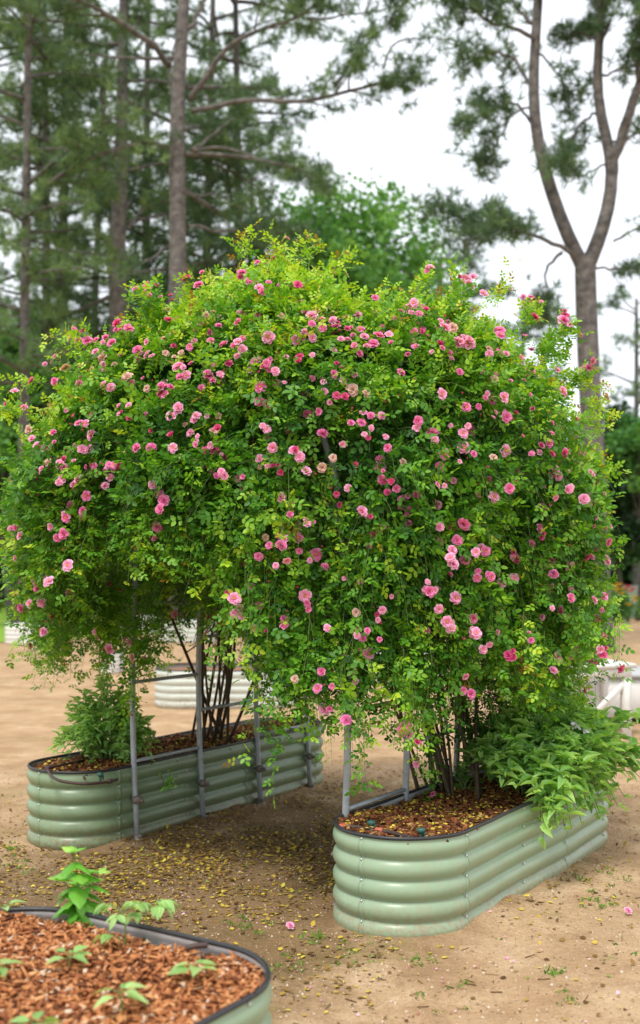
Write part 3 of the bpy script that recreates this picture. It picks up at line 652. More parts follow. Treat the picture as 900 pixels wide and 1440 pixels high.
Z4 = """15,172 45,120 40,140 60,155 75,158 98,170 123,150 150,168 165,145 195,140 200,168 127,208 7,120 107,88 153,40 240,218 265,165 266,180 265,55 278,85 290,62 298,72 290,130 350,120 365,125 375,122 390,160 345,180 360,195 335,170 370,208 400,165 415,170 430,175 393,247 345,205 67,272 69,321 90,298 465,265 523,195 505,130 505,142 575,150 595,183 638,185 685,100 690,90 688,118 732,142 600,95 620,50 592,35 755,235 765,215 745,240 807,315 720,383 682,302 665,240 117,360 145,370 117,392 145,403 8,422 274,386 313,405 318,418 322,430 343,310 470,310 485,328 465,322 517,316 412,345 551,365 525,376 600,350 400,420 415,400 422,410 411,412 350,478 192,461 171,493 170,517 180,525 200,555 22,485 25,535 45,590 270,592 330,565 246,638 228,625 130,645 140,655 115,640 150,705 567,427 622,453 645,447 593,478 522,468 653,478 684,475 660,521 575,540 621,550 530,575 488,600 624,628 540,670 407,670 410,685 618,682 625,700 612,690 735,508 763,528 740,605 778,655 818,680 813,722 806,778 693,735 750,765 680,783 652,778 659,815 685,842 768,680 387,720 452,740 465,750 440,755 407,773 373,788 363,817 440,825 443,805 481,822 509,840 115,833 308,865 320,860 381,882 336,682 477,645 705,880 795,880 770,890 452,605 431,478 405,462 553,772 700,575"""
Z6 = """248,15 177,66 211,66 200,85 214,125 390,12 413,45 421,60 425,82 381,149 457,180 95,172 100,265 115,265 155,295 178,195 305,308 298,315 336,348 331,404 372,480 190,432 697,15 792,35 623,90 597,123 596,160 565,130 578,133 691,130 723,130 733,113 775,140 785,150 680,168 757,218 850,160 500,115 470,228 595,215 538,72 360,65 810,80 803,125 478,35 480,70"""
Z5 = """402,18 48,108 60,110 70,115 88,215 677,250 640,70 658,85 662,128 683,133 373,250 405,252 368,410 352,200 313,40 583,178 590,140 800,160 135,35 108,55 118,95 122,178 152,135 310,222 265,178 858,75 490,130 603,5"""
spots = []
for s_, ox, oy, sc in ((Z3, 0, 400, .5), (Z4, 450, 400, .5), (Z6, 400, 850, 1/1.8), (Z5, 0, 800, .5)):
    for w in s_.split():
        x, y = w.split(','); spots.append((ox+float(x)*sc, oy+float(y)*sc))
spots += [(604, 376), (600, 381), (645, 390), (655, 392), (650, 398), (660, 402), (792, 450), (797, 456), (404, 335), (385, 364), (362, 370), (340, 385), (350, 396), (378, 398), (262, 392), (285, 384), (279, 401), (192, 407), (205, 406), (218, 404)]
VL = []; FL = []; off = 0
for side in (True, False):
    A_ = leafL[side]; VL.append(np.concatenate(A_.V)); FL.append(np.concatenate(A_.F)+off); off += A_.n
VL = np.concatenate(VL); FL = np.concatenate(FL)
# coarse version of the foliage surface for finding where shoots end
fk = FL
tree = BVHTree.FromPolygons(VL.tolist(), fk.tolist()); del fk
camp = Vector((0, 0, CAM_H))
placed = []; loose = []
for px, py in spots:
    hit = None
    for rr_ in (0, 4, 8, 14, 22, 34, 50):
        for k in range(1 if rr_ == 0 else 8):
            qx = px+rr_*math.cos(k*.785); qy = py+rr_*math.sin(k*.785)
            d = Vector(at(qx, qy, 1.)-np.array([0, 0, CAM_H])).normalized(); h = tree.ray_cast(camp, d, 12)
            if h[0] is not None and h[0].y < 7.6 and (hit is None or h[0].y < hit): hit = h[0].y
        if hit: break
    if hit is None: continue
    r = random.random()
    kind = 'pink' if r < .48 else 'pale' if r < .85 else 'deep' if r < .97 else 'faded'
    q = at(px, py, hit-.05)
    if rr_ >= 8: loose.append(q)
    placed.append((at(px+random.uniform(-1, 1), py+random.uniform(-1, 1), hit-.05), kind, random.choice([.5, .6, .68, .75, .8, .86, .92])))
# two or three heads often share one truss
for p, kind, sc in list(placed):
    if random.random() < .42:
        for _ in range(random.choice([1, 1, 2])): placed.append((p+rs.normal(size=3)*np.array([.032, .02, .028]), random.choice([kind, kind, 'bud', 'pale']), sc*random.uniform(.6, .95)))
# shoots that carry the heads standing clear of the mass
if loose:
    q = np.array(loose*2)+rs.normal(size=(len(loose)*2, 3))*.012; low = (q[:, 2] < 1.35)[:, None]; o = out_n(q); dn = np.where(low, -UP+rs.normal(size=q.shape)*.06, nrm(o+UP*.3)); ln = np.where(low[:, 0], rs.uniform(.25, .42, len(q)), rs.uniform(.2, .3, len(q)))
    emit(q-nrm(dn)*ln[:, None]*.92, dn, ln, 10, .028, np.full(len(q), .05), np.clip(rs.normal(.5, .1, len(q)), 0, 1))

bushes = {}
for side, rt, lab in ((True, un(6.05, -4.72, .4), 'pink climbing rose rooted in the left arch bed, covering the left of the arch'),
                      (False, un(5.35, -2.60, .4), 'pink climbing rose rooted in the right arch bed, hanging over front and right')):
    bushes[side] = empty('climbing_rose', rt, lab, 'rose bush', 'climbing roses grown over the arch')
    b = bushes[side]
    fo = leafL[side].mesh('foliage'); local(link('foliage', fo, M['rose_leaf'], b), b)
    local(link('twig_tangle', stemL[side].mesh('twig_tangle'), M['green_stem'], b), b)
    # main canes fanning from the root
    for i in range(13 if side else 16):
        th = random.uniform(0, 2*math.pi); e = cap_point(np.array(th), np.array(random.uniform(.2, .85)), np.array(.86))
        for _ in range(30):
            if bool(is_left(e[None])[0]) == side: break
            th = random.uniform(0, 2*math.pi); e = cap_point(np.array(th), np.array(random.uniform(.2, .85)), np.array(.86))
        s0 = rt+np.array([random.gauss(0, .085), random.gauss(0, .085), -.04]); mid = s0+(e-s0)*np.array([.55, .55, .38])+rs.normal(size=3)*.07
        pts = [(1-t)**2*s0+2*t*(1-t)*mid+t*t*e+np.array([.03*math.sin(t*9+i), .03*math.cos(t*7+i), 0])*t for t in np.linspace(0, 1, 14)]
        a = Acc(); a.tube(pts, np.linspace(random.uniform(.008, .014), .004, 14), 7)
        for k2 in (5, 7, 9):
            q = pts[k2]; dr = nrm(pts[k2+1]-pts[k2]+rs.normal(size=3)*.12); e2 = q+dr*random.uniform(.3, .6)+UP*.1
            a.tube([q, (q+e2)/2+rs.normal(size=3)*.03, e2], [.005, .004, .002], 5)
        local(link('cane', a.mesh('cane'), M['cane'], b, True), b)
    # bare hanging shoots inside the tunnel
    a = Acc()
    for i in range(85):
        q = un(random.uniform(4.9, 6.8), random.uniform(-4.5, -3.7) if side else random.uniform(-3.3, -2.6), random.uniform(1.9, 2.4)); L_ = random.uniform(.5, 1.1)
        a.tube([q, q-UP*L_*.5+rs.normal(size=3)*.04, q-UP*L_+rs.normal(size=3)*.08], [.003, .0025, .0015], 4)
    local(link('hanging_shoots', a.mesh('hanging_shoots'), M['cane'], b), b)

def fl_axes(p, jit=.33):
    o = out_n(p); z = nrm(o*.85+UP*.1+np.array([0, -.35, 0])*(o[1] < .2)+rs.normal(size=3)*jit); x = nrm(np.cross(rs.normal(size=3), z)); return x, np.cross(z, x), z
from mathutils import Matrix
order = {True: [], False: []}
for p, kind, sc in placed: order[bool(is_left(p[None])[0])].append((p, kind, sc))
rest = {True: [], False: []}
for side in (True, False):
    L_ = sorted(order[side], key=lambda q: -q[2]/q[0][1]); b = bushes[side]
    for i, (p, kind, sc) in enumerate(L_):
        if i >= 100: rest[side].append((p, kind, sc)); continue
        x, y, z = fl_axes(p); o = bpy.data.objects.new('rose_bloom', random.choice(fl[kind])); col.objects.link(o); o.parent = b
        m3 = Matrix([[x[0], y[0], z[0]], [x[1], y[1], z[1]], [x[2], y[2], z[2]]]).to_4x4()
        o.matrix_local = Matrix.Translation(Vector(p)-b.location) @ m3 @ Matrix.Scale(sc, 4)
# blooms on the far sides, buds and spent heads everywhere
for i in range(90):
    th = random.uniform(R(15), R(165)); p = cap_point(np.array(th), np.array(random.random()**.5), np.array(1.03)) if random.random() < .6 else curt_point(np.array(th), np.array(random.random()), np.array(1.04))
    rest[bool(is_left(p[None])[0])].append((p, random.choice(['pink', 'pale', 'deep']), random.uniform(.7, 1.1)))
for i in range(950):
    th = random.uniform(R(175), R(375)); p = cap_point(np.array(th), np.array(random.random()**.4), np.array(1.06)) if random.random() < .6 else curt_point(np.array(th), np.array(random.random()), np.array(1.06))
    rest[bool(is_left(p[None])[0])].append((p, random.choice(['bud', 'bud', 'bud', 'faded', 'deep', 'pink', 'pale', 'pink', 'pale']), random.uniform(.35, .72)))
for side in (True, False):
    b = bushes[side]; accs = {}
    for p, kind, sc in rest[side]:
        me = random.choice(fl[kind]); k = me.name; 
        accs.setdefault(k, [me, []])[1].append((p, sc))
    V_, F_, T_, MI, off = [], [], [], [], 0; tris = []
    mats = []
    for k, (me, lst) in accs.items():
        nv = len(me.vertices); co = np.zeros(nv*3); me.vertices.foreach_get('co', co); co = co.reshape(-1, 3)
        fc = np.array([q.vertices[:] for q in me.polygons]); tn = np.zeros(nv); me.attributes['tint'].data.foreach_get('value', tn)
        mi = np.array([q.material_index for q in me.polygons]); loc = []
        for x in me.materials:
            if x not in mats: mats.append(x)
            loc.append(mats.index(x))
        mi = np.array(loc)[mi]
        for p, sc in lst:
            x, y, z = fl_axes(p); V_.append(p+sc*(co[:, :1]*x+co[:, 1:2]*y+co[:, 2:]*z)); F_.append(fc+off); off += nv; T_.append(tn); MI.append(mi)
    me = np_mesh('small_blooms', np.concatenate(V_), np.concatenate(F_), np.concatenate(T_))
    o = link('small_blooms', me, mats, b); me.polygons.foreach_set('material_index', np.concatenate(MI).astype(np.int32)); local(o, b); o['kind'] = 'stuff'

# ------------------------------------------------------------------ leafy plants
def leafy_plant(name, base, stems, leafV, leafF, lsize, m, label, cat, per=9, group=None, z0=.15, up=.5, tint=(.5, .2), spread=0.):
    root = empty(name, base, label, cat, group); a = Acc(); s_ = Acc()
    for e, bend in stems:
        e = np.array(e, float); b = np.array([random.gauss(0, .02)+e[0]*spread, random.gauss(0, .02)+e[1]*spread, 0]); mid = b*.5+e*.45+UP*bend
        pts = np.array([(1-t)**2*b+2*t*(1-t)*mid+t*t*e for t in np.linspace(0, 1, 9)]); s_.tube(pts, np.linspace(.004, .0016, 9), 6)
        k = per; t = np.linspace(z0, 1, k); P = np.stack([np.interp(t, np.linspace(0, 1, 9), pts[:, c]) for c in range(3)], 1)
        D = nrm(pts[-1]-pts[4])[None].repeat(k, 0)
        for off in (0, 1):
            az = rs.uniform(0, 6.28)+np.arange(k)*2.4+off*3.14
            side = np.stack([np.cos(az), np.sin(az), np.zeros(k)], 1); d = nrm(side+D*.25+rs.normal(size=(k, 3))*.3+UP*(up*rs.uniform(.1, 1, k)-.25)[:, None])
            X, Y, Z = frame(d, UP+rs.normal(size=(k, 3))*.25); sz = lsize*rs.uniform(.65, 1.2, k)*(1-.35*(t > .9))
            a.add(*instance(leafV, leafF, P, X, Y, Z, sz, np.clip(rs.normal(tint[0], tint[1], k)+.25*(t > .85), 0, 1)))
    link('stem', s_.mesh('stem'), M['green_stem'], root, True); link('foliage', a.mesh('foliage'), m, root, True)
    return root
def dome_stems(n, rx, ry, h, dn=0., cx=0, cy=0):
    out = []
    for i in range(n):
        az = random.uniform(0, 6.28); r = random.random()**.5; out.append(((cx+math.cos(az)*rx*r, cy+math.sin(az)*ry*r, h*(1-.55*r*r)*random.uniform(.7, 1.05)-dn*r*r), h*.45))
    return out
b_ = un(5.68, -2.28, .39); st = []
for i in range(210):
    az = random.uniform(0, 6.28); r = random.random()**.5; q = U*(.66*r*math.cos(az))+N*(.36*r*math.sin(az)+.04)
    st.append(((q[0], q[1], (.54+.1*math.cos(az)*r)*(1-.6*r*r)*random.uniform(.65, 1.05)), .16))
for i in range(60):
    q = U*random.uniform(-.66, .62)+N*random.uniform(.20, .36); st.append(((q[0], q[1], random.uniform(-.14, .16)), .26))
for i in range(12): st.append(((.5+random.uniform(0, .2), .25+random.uniform(-.1, .1), random.uniform(.0, .42)), .22))
sh = leafy_plant('leafy_shrub', b_, st, LANCE_V, LANCE_F, .088, M['shrub_leaf'], 'bushy green plant with pointed leaves spilling over the far right end of the right bed', 'plant', 8, None, .25, up=1.1, spread=.45, tint=(.6, .25))
a = Acc()
for dx, dy, dz in ((.13, -.25, .37), (.16, -.25, .36), (.10, -.27, .35), (.22, -.2, .34), (.14, -.28, .38), (-.12, -.2, .62), (.19, -.26, .34)):
    k = 8; P = np.tile(np.array([dx, dy, dz]), (k, 1)); d = rvec(k); X, Y, Z = frame(d+np.array([0, -.5, .3]), rvec(k)); a.add(*instance(LEAF_V, LEAF_F, P, X, Y, Z, rs.uniform(.015, .028, k), np.zeros(k)))
link('white_blossom', a.mesh('white_blossom'), M['tag_white'], sh)
b_ = un(5.05, -4.72, .39)
leafy_plant('leafy_shrub', b_, dome_stems(120, .34, .28, .52, .16, -.04, -.02), *broad_leaf(.26, .4, .3, 5, 3), .058, M['shrub_leaf'], 'loose green plant with oval leaves in the near end of the left bed', 'plant', 8, None, .15, up=1.1, tint=(.8, .25), spread=.35)
for i, (u, n__, s_) in enumerate(((6.35, -4.55, .2), (6.9, -4.6, .22))):
    leafy_plant('leafy_shrub', un(u, n__, .39), dome_stems(8, .1, .1, s_), BROAD_V, BROAD_F, .05, M['shrub_leaf'], ('small round-leaved plant behind the second pole of the left bed', 'small plant at the far end of the left bed')[i], 'plant', 4)
leafy_plant('leafy_shrub', un(5.35, -2.55, .39), dome_stems(9, .1, .08, .15), BROAD_V, BROAD_F, .055, M['shrub_leaf'], 'low broad-leaved plant at the foot of the rose canes in the right bed', 'plant', 4)
leafy_plant('weed_sprig', (*un(5.1, -4.33)[:2], .28), [((.02, -.03, .10), .05), ((.06, -.03, .06), .05), ((-.05, -.02, .08), .04), ((.09, -.04, .0), .04), ((.03, -.03, -.03), .04)], BROAD_V, BROAD_F, .035, M['basil_leaf'], 'small green sprig growing out by the wall of the left bed beside the nearest pole', 'plant', 4)
leafy_plant('leaf_sprout', un(4.85, -4.7, .41), [((.04, 0, .05), .03), ((-.04, .01, .05), .03)], BROAD_V, BROAD_F, .055, M['seedling_leaf'], 'pale young sprout in bark at the near tip of the left bed', 'plant', 2)

def on_front(px, py):                       # point on the near bed's mulch
    d = 1.17*F/(py-800); return at(px, py, d)
_bv, _bf = broad_leaf(.40, -.2, .5, 8, 5)
basil_blade = (_bv+np.column_stack([np.zeros(len(_bv)), np.zeros(len(_bv)), .025*np.cos(_bv[:, 0]*22)*np.abs(_bv[:, 1])*3]), _bf)
def basil():
    base = on_front(112, 1302); root = empty('basil_plant', base, 'tall bright green basil plant at the back edge of the near bed', 'plant'); a = Acc(); s_ = Acc()
    for k, (h, lean) in enumerate(((.245, -.02), (.17, .06), (.14, -.065), (.13, .025), (.11, -.01))):
        pts = np.array([(lean*t*t, (.02*k)*t, h*t) for t in np.linspace(0, 1, 6)]); s_.tube(pts, np.linspace(.005, .002, 6), 6)
        lv = 6 if k == 0 else 4
        for i in range(lv):
            t = .22+.78*i/(lv-1); P = np.array([np.interp(t, np.linspace(0, 1, 6), pts[:, c]) for c in range(3)])
            cnt = 4 if i == lv-1 else 3
            for j in range(cnt):
                az = i*1.57+j*2*math.pi/cnt+k+random.uniform(-.5, .5); el = random.uniform(-.2, .55) if i < lv-1 else .7
                d = np.array([[math.cos(az), math.sin(az), el-.45*(i < 3)]]); X, Y, Z = frame(d, (UP+rs.normal(size=3)*.15)[None])
                s2 = (.085 if i < lv-2 else .065 if i < lv-1 else .045)*random.uniform(.85, 1.15); a.add(*instance(*basil_blade, P[None], X, Y, Z, np.array([s2]), np.array([random.uniform(.1, .7)+(.3 if i == lv-1 else 0)])))
    link('stem', s_.mesh('stem'), M['green_stem'], root, True); link('foliage', a.mesh('foliage'), M['basil_leaf'], root, True)
basil()
def seedling(px, py, h, leaves, size, label, name='seedling_plant'):
    base = on_front(px, py); root = empty(name, base-UP*.005, label, 'seedling', 'seedlings in the near bed'); a = Acc(); s_ = Acc()
    lean = rs.normal(size=2)*.15*h; pts = np.array([(lean[0]*t*t, lean[1]*t*t, h*t) for t in np.linspace(0, 1, 5)]); s_.tube(pts, np.linspace(.003, .0018, 5), 6)
    for i in range(leaves):
        az = i*2.4+random.random(); t = 1-.12*(i//2); P = pts[-1]*t; d = np.array([[math.cos(az), math.sin(az), random.uniform(.15, .6)]])
        st_ = np.array([P, P+nrm(d[0])*size*.45]); s_.tube(st_, .0014, 5)
        a = Acc(); X, Y, Z = frame(d-np.array([[0, 0, .2]]), (UP+rs.normal(size=3)*.2)[None]); a.add(*instance(*broad_leaf(.30, .15, .3), (P+nrm(d[0])*size*.4)[None], X, Y, Z, np.array([size*1.35*random.uniform(.8, 1.2)]), np.array([random.random()]))); link('leaf', a.mesh('leaf'), M['seedling_leaf'], root, True)
    link('stem', s_.mesh('stem'), M['green_stem'], root, True)
def tomato(px, py, h, arms, label):
    base = on_front(px, py); root = empty('seedling_plant', base-UP*.005, label, 'seedling', 'seedlings in the near bed'); a = Acc(); s_ = Acc()
    pts = np.array([(.01*math.sin(3*t), 0, h*t) for t in np.linspace(0, 1, 6)]); s_.tube(pts, np.linspace(.0045, .002, 6), 6)
    for i, (az, t0, L_) in enumerate(arms):
        P = pts[-1]*t0; e = P+np.array([math.cos(az)*L_, math.sin(az)*L_, L_*.35]); m_ = (P+e)/2+UP*L_*.25; arc = np.array([(1-t)**2*P+2*t*(1-t)*m_+t*t*e for t in np.linspace(0, 1, 7)]); s_.tube(arc, np.linspace(.0025, .001, 7), 5)
        for k, q in enumerate((3, 4, 5, 6)):
            for sgn in ((-1, 1) if q < 6 else (0,)):
                d = nrm(arc[q]-arc[q-1]); sd = np.cross(UP, d)*sgn; dd = nrm(d*.6+sd*.9-UP*.25)[None]; X, Y, Z = frame(dd, (UP+rs.normal(size=3)*.2)[None])
                a.add(*instance(*broad_leaf(.26, .2, .4), arc[q][None], X, Y, Z, np.array([L_*.6*random.uniform(.8, 1.2)]), np.array([random.random()])))
    link('stem', s_.mesh('stem'), M['green_stem'], root, True); link('foliage', a.mesh('foliage'), M['seedling_leaf'], root, True)
tomato(172, 1338, .125, [(.2, 1, .07), (2.8, .95, .07), (4.5, .85, .06), (3.3, .3, .06), (1.3, .9, .06)], 'feathery young tomato plant right beside the basil')
tomato(202, 1322, .10, [(.1, 1, .08), (5.8, .9, .08), (2.5, .9, .07), (4.2, .8, .06)], 'young tomato plant between the basil plant and the bed rim on its right')
seedling(98, 1366, .055, 6, .038, 'seedling with narrow leaves in front of the basil plant')
seedling(271, 1388, .06, 6, .042, 'seedling with a bent pale stem nearest the rounded right corner of the bed')
seedling(173, 1422, .06, 6, .045, 'star-shaped seedling in the middle of the orange bark')
seedling(48, 1462, .05, 6, .042, 'seedling cut off by the bottom edge of the picture')
seedling(6, 1378, .045, 4, .040, 'seedling cut by the left edge of the picture, low in the bark')
seedling(2, 1300, .06, 5, .045, 'seedling at the far left rim of the near bed')

# ------------------------------------------------------------------ irrigation bits
def hose(name, pts, r, label, m=M['hose'], rings=()):
    a = Acc(); pts = np.array(pts); t = np.linspace(0, 1, len(pts)); tt = np.linspace(0, 1, len(pts)*5)
    P = np.stack([np.interp(tt, t, pts[:, c]) for c in range(3)], 1)
    for _ in range(3): P[1:-1] = (P[:-2]+P[1:-1]+P[2:])/3
    root = empty(name, P[0], label, 'hose'); a.tube(P, r, 10); local(link('pipe', a.mesh('pipe'), m, root, True), root)
    for k, mm in rings:
        q = P[int(k*(len(P)-2))]; q2 = P[int(k*(len(P)-2))+1]; d = nrm(q2-q); b = Acc(); b.tube([q-d*.018, q-d*.014, q+d*.014, q+d*.018], [r*1.15, r*1.6, r*1.6, r*1.15], 10)
        local(link('connector', b.mesh('connector'), mm, root, True), root)
zR = BH-.012
def R3(px, py, z=zR): return at(px, py, (CAM_H-z)*F/(py-800))
hose('drip_hose', [R3(480, 1163), R3(490, 1162), R3(510, 1164), R3(530, 1168), R3(548, 1170), R3(566, 1175), R3(577, 1178)], .0095, 'black drip hose with rust red connectors in the near end of the right bed', rings=((.06, M['red_plastic']), (.55, M['red_plastic'])))
hose('drip_hose', [R3(66, 1080, .44), R3(72, 1092, .44), R3(85, 1099, .44), R3(120, 1103, .43), R3(150, 1100, .42), R3(165, 1096, .42)], .008, 'black drip hose curling along the near rim of the left bed', rings=((.02, M['hose']), (.9, M['hose'])))
hose('drip_hose', [R3(70, 1079, .45), R3(80, 1077, .45), R3(100, 1073, .44), R3(125, 1067, .42)], .007, 'short black hose end lying on the outer rim of the left bed', rings=((.05, M['hose']),))
hose('drip_hose', [R3(262, 1334, .42), R3(275, 1330, .425), R3(292, 1329, .425)], .009, 'short black pipe by the back rim of the near bed')
hose('drip_hose', [R3(325, 1357, .40), R3(336, 1354, .40)], .008, 'small black pipe stub in the right corner of the near bed')
def stake(px, py, label):
    p = R3(px, py); root = empty('sprinkler_stake', p-UP*.02, label, 'sprinkler'); a = Acc(); a.tube([(0, 0, 0), (0, 0, .03)], [.006, .006], 8); link('spike', a.mesh('spike'), M['teal_plastic'], root)
    a = Acc(); a.tube([(0, 0, .028), (0, 0, .034), (0, 0, .046), (0, 0, .05)], [.012, .018, .018, .008], 8); a.box((.014, 0, .022), (.012, .01, .02)); link('emitter_cap', a.mesh('emitter_cap'), M['teal_plastic'], root)
stake(522, 1163, 'dark green drip emitter behind the middle of the hose in the right bed'); stake(592, 1174, 'small teal drip emitter by the front rim of the right bed')
stake(141, 1094, 'dark drip emitter in the bark of the left bed near its tip')
# ------------------------------------------------------------------ litter, grit and weeds on the soil
def ground_ok(x, y):
    u = x*U[0]+y*U[1]; v = x*N[0]+y*N[1]; ok = np.ones(len(x), bool)
    for b in (RB, LB, FB): ok &= ~((u > b[0]-.02) & (u < b[1]+.02) & (v > b[2]-.02) & (v < b[3]+.02))
    return ok
def litter(n, um, ns, us, nn_, size, tm, ts, name, label, cat, m, tv=LEAF_V, tf=LEAF_F):
    u = rs.normal(um, us, n); v = rs.normal(nn_, ns, n); W = u[:, None]*U+v[:, None]*N
    cl = wob(np.column_stack([W, np.zeros(n)])*1.6, 1.3); k = ground_ok(W[:, 0], W[:, 1]) & (W[:, 1] > 2.2) & (cl+rs.normal(0, .5, n) >  -.05); W = W[k]; n = len(W)
    P = np.column_stack([W, gz(W[:, 0], W[:, 1])+.005]); d = rvec(n); d[:, 2] *= .25; X, Y, Z = frame(d, rvec(n)*.3+UP)
    a = Acc(); a.add(*instance(tv*np.array([1, 1.25, 1]), tf, P, X, Y, Z, rs.uniform(size[0], size[1], n), np.clip(rs.normal(tm, ts, n), 0, 1)))
    tag(link(name, a.mesh(name), m), label, cat, kind='stuff')
litter(23000, 5.0, .85, 1.25, -3.7, (.009, .030), .36, .28, 'fallen_leaves', 'yellow and brown fallen leaflets on the soil under the arch', 'leaves', M['litter'])
litter(2600, 4.2, 2.2, 2.4, -2.6, (.010, .03), .3, .22, 'dry_leaves', 'scattered dry brown leaves on the sand around the beds', 'leaves', M['litter'])
def pebbles():
    n = 16000; y = rs.uniform(2.8, 9, n)**1.0; x = rs.uniform(-.32, .32, n)*y; k = ground_ok(x, y); x, y = x[k], y[k]; n = len(x)
    P = np.column_stack([x, y, gz(x, y)+.0005]); X, Y, Z = frame(rvec(n), rvec(n)); s = rs.uniform(.002, .0055, n)*rs.choice([1, 1, 1, 1.8], n)
    TV = np.array([(1, 0, 0), (-1, 0, 0), (0, 1, 0), (0, -1, 0), (0, 0, .7), (0, 0, -.7)]); TF = [(0, 2, 4), (2, 1, 4), (1, 3, 4), (3, 0, 4), (2, 0, 5), (1, 2, 5), (3, 1, 5), (0, 3, 5)]
    V, Fc, T = instance(TV, TF, P, X, Y, Z, s, rs.uniform(0, 1, n)); tag(link('grit', np_mesh('grit', V, Fc, T), M['pebble']), 'coarse grit scattered over the tan sandy soil', 'gravel', kind='stuff')
pebbles()
def twigs():
    n = 700; y = rs.uniform(2.8, 9, n); x = rs.uniform(-.32, .32, n)*y; k = ground_ok(x, y) & (wob(np.column_stack([x, y, 0*x])*1.1)+rs.normal(0, .3, n) > -.05); x, y = x[k], y[k]; n = len(x)
    P = np.column_stack([x, y, gz(x, y)+.004]); d = rvec(n)*np.array([1, 1, .06]); X, Y, Z = frame(d, UP+rs.normal(size=(n, 3))*.2); s3 = np.column_stack([rs.uniform(.012, .06, n), rs.uniform(.0015, .0035, n), rs.uniform(.0015, .003, n)])
    a = Acc(); a.add(*instance(BOX_V, BOX_F, P, X, Y, Z, None, np.clip(rs.normal(.15, .1, n), 0, 1), s3)); tag(link('twigs', a.mesh('twigs'), M['litter']), 'thin dry twigs and bark slivers lying on the sand', 'twigs', kind='stuff')
    n = 130; q = [(random.gauss(-.2, 1.1), random.gauss(4.6, .7)) for _ in range(n)]; x, y = np.array(q).T; k = ground_ok(x, y); x, y = x[k], y[k]; n = len(x); P = np.column_stack([x, y, gz(x, y)+.006]); X, Y, Z = frame(rvec(n)*np.array([1, 1, .2]), UP+rs.normal(size=(n, 3))*.4)
    a = Acc(); a.add(*instance(PV, PF, P, X, Y, Z, rs.uniform(.009, .018, n), rs.uniform(.3, 1, n))); tag(link('fallen_petals', a.mesh('fallen_petals'), M['petal_pale']), 'loose pink petals dropped on the soil in front of the arch', 'petals', kind='stuff')
twigs()
def tufts():
    a = Acc(); spots_ = []
    for px, py, w, k in ((660, 1290, 40, 10), (700, 1280, 30, 8), (850, 1270, 30, 10), (770, 1370, 16, 8), (590, 1350, 30, 10), (440, 1320, 20, 10), (350, 1300, 40, 10), (800, 1405, 30, 6), (880, 1350, 30, 6), (620, 1395, 60, 6), (820, 1230, 50, 10), (500, 1340, 60, 10), (400, 1355, 40, 8),
                         (30, 1215, 30, 8), (20, 1190, 20, 8), (120, 1222, 40, 6), (345, 1112, 30, 8), (720, 1300, 60, 6), (550, 1330, 100, 10), (850, 1240, 40, 8), (60, 950, 60, 8)):
        for i in range(k): spots_.append((px+random.gauss(0, w*.5), py+random.gauss(0, w*.2)))
    for px, py in spots_:
        py = max(py, 930); d = CAM_H*F/(py-800); q = at(px, py, d)
        if not ground_ok(np.array([q[0]]), np.array([q[1]]))[0]: continue
        k = random.randint(3, 9); P = np.tile(q, (k, 1))+np.column_stack([rs.normal(0, .012, (k, 2)), np.zeros(k)]); P[:, 2] = .002
        dd = rvec(k)*np.array([1, 1, .2])+UP*rs.uniform(.1, .9, k)[:, None]; X, Y, Z = frame(dd, rvec(k)+UP); s3 = np.column_stack([rs.uniform(.008, .028, k), np.full(k, .013), np.full(k, .015)])
        a.add(*instance(LEAF_V, LEAF_F, P, X, Y, Z, None, rs.uniform(0, 1, k), s3))
    tag(link('weeds', a.mesh('weeds'), M['grass']), 'tiny weeds and grass tufts dotted over the sand', 'weeds', kind='stuff')
tufts()
# fallen blooms on the sand
for px, py, lab in ((883, 1285, 'single pink rose head lying on the sand at the right edge'), (408, 1306, 'faded pink rose head lying on the sand left of the right bed')):
    q = at(px, py, CAM_H*F/(py-800)); o = bpy.data.objects.new('fallen_bloom', fl['pale'][0]); col.objects.link(o); o.location = q+UP*.012; o.scale = (.6,)*3; o.rotation_euler = (.5, .3, 0); tag(o, lab, 'flower')

